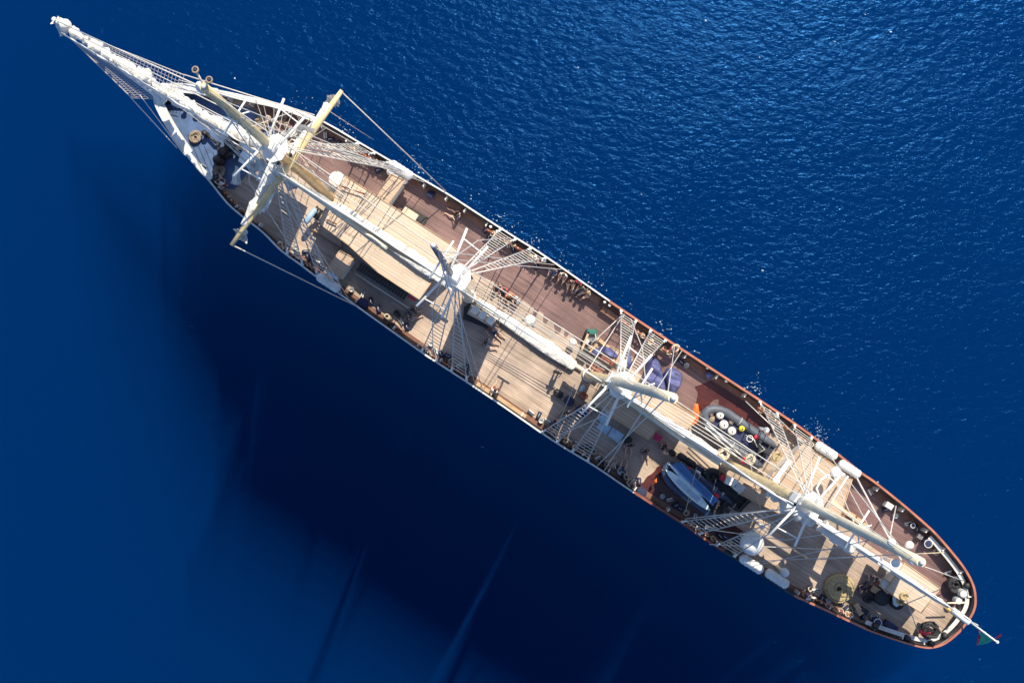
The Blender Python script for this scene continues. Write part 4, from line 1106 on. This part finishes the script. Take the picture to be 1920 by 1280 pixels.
gi = 0
for pts, where, n_ in (([(545,470),(600,512)],'lower rail near the foremast',7), ([(640,545),(765,632)],'lower rail beside the long deckhouse',7), ([(795,655),(880,712)],'lower rail by the main shrouds',8), ([(985,782),(1040,818)],'lower rail before the mizzen shrouds',6),
                       ([(1060,832),(1195,918)],'lower rail by the mizzen shrouds',14), ([(1225,938),(1370,1030)],'lower rail by the boats',12), ([(1505,1112),(1640,1172)],'lower rail near the stern',12),
                       ([(610,242),(725,308)],'sunlit rail by the foremast',10), ([(905,422),(1018,492)],'sunlit rail by the main mast',8), ([(1165,600),(1300,690)],'sunlit rail by the mizzen mast',8), ([(1630,912),(1790,1062)],'sunlit rail near the stern',8)):
    for q in range(n_):
        f = (q + random.uniform(.2, .8)) / n_; (x0, y0), (x1, y1) = pts
        x, y = x0 + (x1 - x0) * f, y0 + (y1 - y0) * f; p = P(x, y); sg = -1 if 'lower' in where else 1
        u, v = toS(p); v = zrail(u, 0, sg) - sg * random.uniform(.5, .85); p = S(u, v, ZD + .03)
        X = p.x / ((HC - p.z) / F) + NX; Y = -p.y / ((HC - p.z) / F) + NY
        gear_at(X, Y, kinds[(gi * 5 + q * 3) % 7], where, random.random() * 3); gi += 1
# rope hanks on the pin rails
proto = None; hk = 0
side = ['sunlit rail at the bow', 'sunlit rail by the foremast', 'sunlit rail by the main mast', 'sunlit rail by the mizzen mast', 'sunlit rail by the jigger mast', 'lower rail at the bow', 'lower rail by the foremast', 'lower rail by the main mast', 'lower rail by the mizzen mast', 'lower rail by the jigger mast', 'lower rail near the stern']
for ri, rl in enumerate(PR):
    for s0, s1 in zip(rl, rl[1:]):
        n_ = 4
        for i in range(n_):
            f = (i + random.random() * .7 + .15) / n_; p = P(s0[0] + (s1[0] - s0[0]) * f, s0[1] + (s1[1] - s0[1]) * f, ZD + .8)
            if proto is None:
                b = B(); b.torus(p, .16, .045, 'rope', 12, 5, .9); b.torus(p + Vector((.02, .02, -.08)), .14, .045, 'rope', 12, 5, .5)
                o = proto = b.build('rope_hank', 'rope')
            else:
                o = proto.copy(); COL.objects.link(o)
                o.location = p - Vector((0, 0, .15)); o.rotation_euler = (random.uniform(-.3, .3), random.uniform(-.3, .3), random.random() * 6)
                s = random.uniform(.55, 1.1); o.scale = (s, s, s)
            hk += 1
            tag(o, f'pale hank of rope hung on the {side[ri]}', 'rope', 'hanks of rope hung along the ' + side[ri])
# the flag
def flagfn(s_, t_):
    a = P(1834, 1180, 5.0).lerp(P(1868, 1201, 6.1), s_); c = P(1833, 1208, 3.6).lerp(P(1852, 1206, 4.2), s_)
    p = a.lerp(c, t_); w = noise.noise(Vector((s_ * 5, t_ * 2, 4))) * .22; return p + Vector((w, w, w))
fl = thing('ensign_flag', P(1845, 1195, 4.4), 'green and red flag drooping from the white staff at the stern', 'flag')
B().grid(lambda s, t: flagfn(s * .72 + .14, t), 12, 8, 'flaggreen').build('green_field', 'flaggreen', fl)
B().grid(lambda s, t: flagfn(s * .14, t), 4, 8, 'flagred').build('red_band', 'flagred', fl)
B().grid(lambda s, t: flagfn(.86 + s * .14, t * .6) + Vector((.35, .35, 0)) * (1 - t) * .8, 4, 6, 'flagred').build('red_band', 'flagred', fl)

# ------------------------------------------------------------ PEOPLE
def skinned(name, joints, edges, m, root=0, sub=1):
    me = bpy.data.meshes.new(name); me.from_pydata([j[0] for j in joints], edges, [])
    o = bpy.data.objects.new(name, me); COL.objects.link(o)
    o.modifiers.new('s', 'SKIN'); sv = me.skin_vertices[0].data
    for i, j in enumerate(joints): sv[i].radius = (j[1], j[1]); sv[i].use_root = i == root
    md = o.modifiers.new('u', 'SUBSURF'); md.levels = md.render_levels = sub
    dg = bpy.context.evaluated_depsgraph_get(); ev = o.evaluated_get(dg)
    m2 = bpy.data.meshes.new_from_object(ev); m2.name = name
    for p in m2.polygons: p.use_smooth = True
    bpy.data.objects.remove(o); bpy.data.meshes.remove(me)
    m2.materials.clear(); m2.materials.append(M[m]); return m2
def pose(kind):
    """joint positions in metres, person faces +x, feet (or seat) at z = 0"""
    if kind == 'stand': 
        pel, chest, neck, head = (0, 0, .95), (.02, 0, 1.32), (.02, 0, 1.5), (.05, 0, 1.66)
        knee, ank, toe = [(.06, s * .11, .5) for s in (1, -1)], [(0, s * .12, .08) for s in (1, -1)], [(.17, s * .14, .04) for s in (1, -1)]
        sh, elb, wr = [(.0, s * .19, 1.43) for s in (1, -1)], [(.06, s * .27, 1.14) for s in (1, -1)], [(.24, s * .2, .98) for s in (1, -1)]
    elif kind == 'sit':
        pel, chest, neck, head = (0, 0, .12), (-.04, 0, .5), (0, 0, .68), (.06, 0, .83)
        knee, ank, toe = [(.44, s * .16, .12) for s in (1, -1)], [(.50, s * .16, -.33) for s in (1, -1)], [(.66, s * .18, -.38) for s in (1, -1)]
        sh, elb, wr = [(-.02, s * .19, .61) for s in (1, -1)], [(.08, s * .28, .36) for s in (1, -1)], [(.32, s * .2, .26) for s in (1, -1)]
    elif kind == 'floor':
        pel, chest, neck, head = (0, 0, .11), (-.12, 0, .47), (-.1, 0, .66), (-.05, 0, .82)
        knee, ank, toe = [(.40, s * .2, .24) for s in (1, -1)], [(.76, s * .16, .07) for s in (1, -1)], [(.86, s * .2, .17) for s in (1, -1)]
        sh, elb, wr = [(-.12, s * .19, .58) for s in (1, -1)], [(.04, s * .32, .36) for s in (1, -1)], [(.24, s * .2, .26) for s in (1, -1)]
    else:
        pel, chest, neck, head = (0, 0, .12), (-.38, 0, .14), (-.56, 0, .15), (-.74, 0, .16)
        knee, ank, toe = [(.42, s * .16, .12 + .14 * (s > 0)) for s in (1, -1)], [(.83, s * .14, .08) for s in (1, -1)], [(.92, s * .2, .16) for s in (1, -1)]
        sh, elb, wr = [(-.5, s * .19, .13) for s in (1, -1)], [(-.34, s * .36, .1) for s in (1, -1)], [(-.1, s * .42, .08) for s in (1, -1)]
    V = Vector; J = [(V(pel), .13), (V(chest), .15), (V(neck), .055), (V(head), .095), (V(head) + (V(head) - V(neck)).normalized() * .09, .07)]
    E = [(0, 1), (1, 2), (2, 3), (3, 4)]
    # nose and ears
    fwd = V((1, 0, 0)) if kind != 'lie' else V((0, 0, 1)); J.append((V(head) + fwd * .105, .022)); E.append((3, 5))
    for k, s in ((0, 1), (1, -1)):
        hip = V(pel) + V((0, s * .1, -.03)); b = len(J)
        J += [(hip, .095), (V(knee[k]), .06), (V(ank[k]), .04), (V(toe[k]), .035)]; E += [(0, b), (b, b + 1), (b + 1, b + 2), (b + 2, b + 3)]
        b = len(J); w = V(wr[k]); d = (w - V(elb[k])).normalized(); sd_ = V((0, s, 0)); palm = w + d * .07
        J += [(V(sh[k]), .06), (V(elb[k]), .042), (w, .028), (palm, .03)]; E += [(1, b), (b, b + 1), (b + 1, b + 2), (b + 2, b + 3)]
        p = b + 3; cr = d.cross(V((0, 0, 1))); cr = cr.normalized() if cr.length > .1 else V((0, 1, 0))
        for q, (o_, l_) in enumerate(((-.03, .07), (-.01, .085), (.01, .08), (.03, .06))):
            z = len(J); J += [(palm + d * .03 + cr * o_, .009), (palm + d * (.03 + l_) + cr * o_ * 1.2 - V((0, 0, .015)), .008)]; E += [(p, z), (z, z + 1)]
        z = len(J); J += [(w + d * .04 - cr * .05, .01), (w + d * .08 - cr * .065, .008)]; E += [(p, z), (z, z + 1)]
    return J, E, dict(pel=V(pel), chest=V(chest), neck=V(neck), head=V(head), knee=knee, sh=sh, elb=elb, ank=ank)
PM = {}
for kd in ('stand', 'sit', 'floor', 'lie'):
    J, E, q = pose(kd); V = Vector
    body = skinned('body_' + kd, J, E, 'skin')
    tj = [(q['pel'], .145), (q['chest'], .168), (q['chest'].lerp(q['neck'], .7), .085)]; te = [(0, 1), (1, 2)]
    for k in (0, 1): b = len(tj); tj += [(V(q['sh'][k]), .075), (V(q['sh'][k]).lerp(V(q['elb'][k]), .8), .06)]; te += [(1, b), (b, b + 1)]
    shirt = skinned('shirt_' + kd, tj, te, 'navy')
    def legs(f):
        lj = [(q['pel'], .14)]; le = []
        for k, s in ((0, 1), (1, -1)):
            b = len(lj); hip = q['pel'] + V((0, s * .1, -.03)); kn = V(q['knee'][k]); an = V(q['ank'][k])
            lj += [(hip, .108), (hip.lerp(kn, min(f, 1)), .078)]; le += [(0, b), (b, b + 1)]
            if f > 1: lj.append((kn.lerp(an, .85), .055)); le.append((b + 1, b + 2))
        return lj, le
    sj, se = legs(.75); shorts = skinned('shorts_' + kd, sj, se, 'jean')
    sj, se = legs(2); trousers = skinned('trousers_' + kd, sj, se, 'jean')
    hb = B(); hd = q['head']; upv = (q['head'] - q['neck']).normalized()
    hb.ball(hd + upv * .05 - (V((.025, 0, 0)) if kd != 'lie' else V((0, 0, .01))), .115, 'hair', 12)
    ho = hb.build('hair_' + kd, 'hair', None, True); hair = ho.data; bpy.data.objects.remove(ho)
    PM[kd] = (body, shirt, shorts, trousers, hair)
def person(x, y, z, face, kind, shirt, bottom, long_, label, hair='hair', s=1.0):
    """face: direction in picture pixels the person looks to"""
    body, sh, so_, tr, ha = PM[kind]
    t = thing('person', P(x, y, z), label, 'person'); 
    bo = bpy.data.objects.new('body', body); COL.objects.link(bo); bo.parent = t
    for nm, me, m in (('shirt', sh, shirt), ('trousers' if long_ else 'shorts', tr if long_ else so_, bottom), ('hair', ha, hair)):
        if m is None: continue
        o = bpy.data.objects.new(nm, me); COL.objects.link(o); o.parent = bo
        o.material_slots[0].link = 'OBJECT'; o.material_slots[0].material = M[m]
    t.rotation_euler = (0, 0, math.atan2(-face[1], face[0])); t.scale = (s,) * 3
SEAT = 3.06
D = (-.5, .85)
for a in [
    (1038,508,SEAT,D,'sit','tarp','jean',True,'seated person in blue at the forward end of the bench row'),
    (1056,516,SEAT,(-.4,.9),'sit','white','skin',False,'seated person in a white top, bare legs, second on the bench'),
    (1070,530,SEAT,(-.1,1),'sit','black','skin',False,'seated person in black, third along the bench'),
    (1084,531,SEAT,(-.5,.8),'sit','pink','black',False,'seated person in a dark pink top in the middle of the bench group'),
    (1091,541,SEAT,(-.8,.7),'sit','black','jean',True,'seated person in black top and blue jeans on the bench'),
    (1102,549,SEAT,(-1,.5),'sit','grey','skin',False,'seated person in grey at the after end of the bench row','fair'),
    (932,541,ZD+.02,(.8,.4),'floor','black','navy',True,'dark-haired person in black sitting on the planks nearest the main mast'),
    (945,546,ZD+.02,(-.2,1),'floor','red','jean',False,'person in a red top among the four by the boom'),
    (955,557,ZD+.02,(.2,1),'floor','orange','tan',False,'person in an orange top among the four by the boom','fair'),
    (966,563,ZD+.02,(-.9,.3),'floor','white','black',True,'person in a white top farthest aft of the four by the boom'),
    (858,406,ZD+.02,(-.8,-.4),'floor','navy','black',False,'person in navy sitting alone on the damp deck'),
    (912,643,ZD+.02,(.9,.35),'floor','black','sky',False,'person in black and pale shorts sitting at the shadow edge'),
    (926,620,ZD+.02,(.6,.6),'lie','brick','navy',False,'person lying in a dark red top beside the white cushions'),
    (928,732,SEAT,(.4,-.8),'sit','white','brick',False,'person in a white top on the long tan bench'),
    (733,607,ZD+.02,(.7,.6),'floor','brick','grey',False,'person in dark red by the lower rail on the shaded side deck'),
    (776,582,ZD+.02,(-.8,.5),'floor','black','grey',True,'person in black crouched at the corner of the forward deckhouse'),
    (770,593,ZD+.02,(.9,-.2),'floor','navy','dull',False,'person in navy with pale shorts below the deckhouse corner'),
    (415,338,ZD+.02,(.8,.6),'stand','navy','dull',True,'person in navy standing at the lower bow rail'),
    (422,350,ZD+.02,(.2,-1),'stand','white','brick',True,'person in white and red trousers at the lower bow rail'),
    (1044,696,ZD+.02,(-.3,1),'stand','navy','navy',True,'person in navy standing at the light edge under the main boom'),
    (1179,834,ZD+.02,(-.1,1),'floor','navy','skin',False,'person in navy with bare legs sitting below the middle deckhouse'),
    (1207,845,ZD+.02,(.1,1),'floor','black','grey',False,'person in black sitting near the lit plank strip'),
    (1137,871,ZD+.02,(.9,-.5),'floor','navy','skin',False,'person in navy sitting against the lower rail, legs across the deck'),
    (1165,884,ZD+.02,(.3,-1),'floor','sky','jean',False,'person in pale blue sitting against the lower rail'),
    (1178,905,ZD+.02,(.4,-.9),'stand','grey','black',True,'person in grey standing at the lower rail by the navy drum'),
    (1509,1111,ZD+.3,(.2,1),'stand','white','tarp',True,'person in white and blue leaning at the lower rail near the stern'),
    (1626,1073,ZD+.02,(-.2,1),'stand','navy','grey',True,'person in navy standing under the after boom'),
    (1613,1103,ZD+.02,(.7,-.5),'floor','navy','navy',True,'person in dark blue sitting forward of the black hose coil'),
    (1262,652,SEAT,(.1,1),'sit','pink','skin',False,'person in a pink top sitting at the sunlit rail by the rope coil'),
    (1242,835,ZD+.02,(.8,.8),'floor','brick','navy',False,'person in dark red sitting beside the plank strip near the boats'),
    (1062,778,ZD+.02,(.9,-.5),'lie','grey','black',False,'person lying on deck near the lower mizzen shrouds')]:
    person(*a[:9], hair=a[9] if len(a) > 9 else 'hair')

# ------------------------------------------------------------ white flecks drawn for sun glints, with a little froth
b = B(); 
def fleck(p, r):
    n = random.randint(5, 8); ph = random.random() * 6; e = random.uniform(.2, .6); rt = random.uniform(-.9, -.2)
    q = []
    for i in range(n):
        a = 2 * math.pi * i / n + ph; rr = r * random.uniform(.5, 1.3); X, Y = rr * math.cos(a), rr * e * math.sin(a)
        q.append(p + Vector((X * math.cos(rt) - Y * math.sin(rt), X * math.sin(rt) + Y * math.cos(rt), 0)))
    b.prism(q, .002, .03, 'glint_foam')
M['glint_foam'] = mat('sun_glint_and_foam', (.42, .55, .62), .7, .2, 4)
i_a, i_b = oi(480, 187), oi(1600, 873)
for k in range(1500):
    i = random.randint(i_a, i_b); p = OUT[i].lerp(OUT[(i + 1) % L_], random.random()); t_ = (OUT[(i + 1) % L_] - OUT[i - 1]).normalized(); n_ = -Vector((t_.y, -t_.x, 0)) * SG
    d = .25 + abs(random.gauss(0, .75)); c = (noise.noise(p * .6) * 1.3 + .3)
    if random.random() > c * 1.3: continue
    q = p + n_ * d; q.z = 0; fleck(q, random.choice((.015, .02, .03, .035, .05)) * (1.2 if d < 1.2 else .8))
for x, y, r in ((1084,127,.09),(1323,39,.09),(1424,108,.07),(1565,79,.07),(1670,60,.1),(1460,70,.05),(1430,507,.07),(1113,0,.06),(1622,28,.05),(1222,290,.05),(1203,365,.05),(440,147,.08),(1646,903,.07)):
    fleck(P(x, y, 0), r)
o = b.build('glint_foam', 'glint_foam'); o['kind'] = 'stuff'; o['label'] = 'small white flecks standing in for sun glints and froth on the blue water along the sunlit hull'; o['category'] = 'glint_foam'
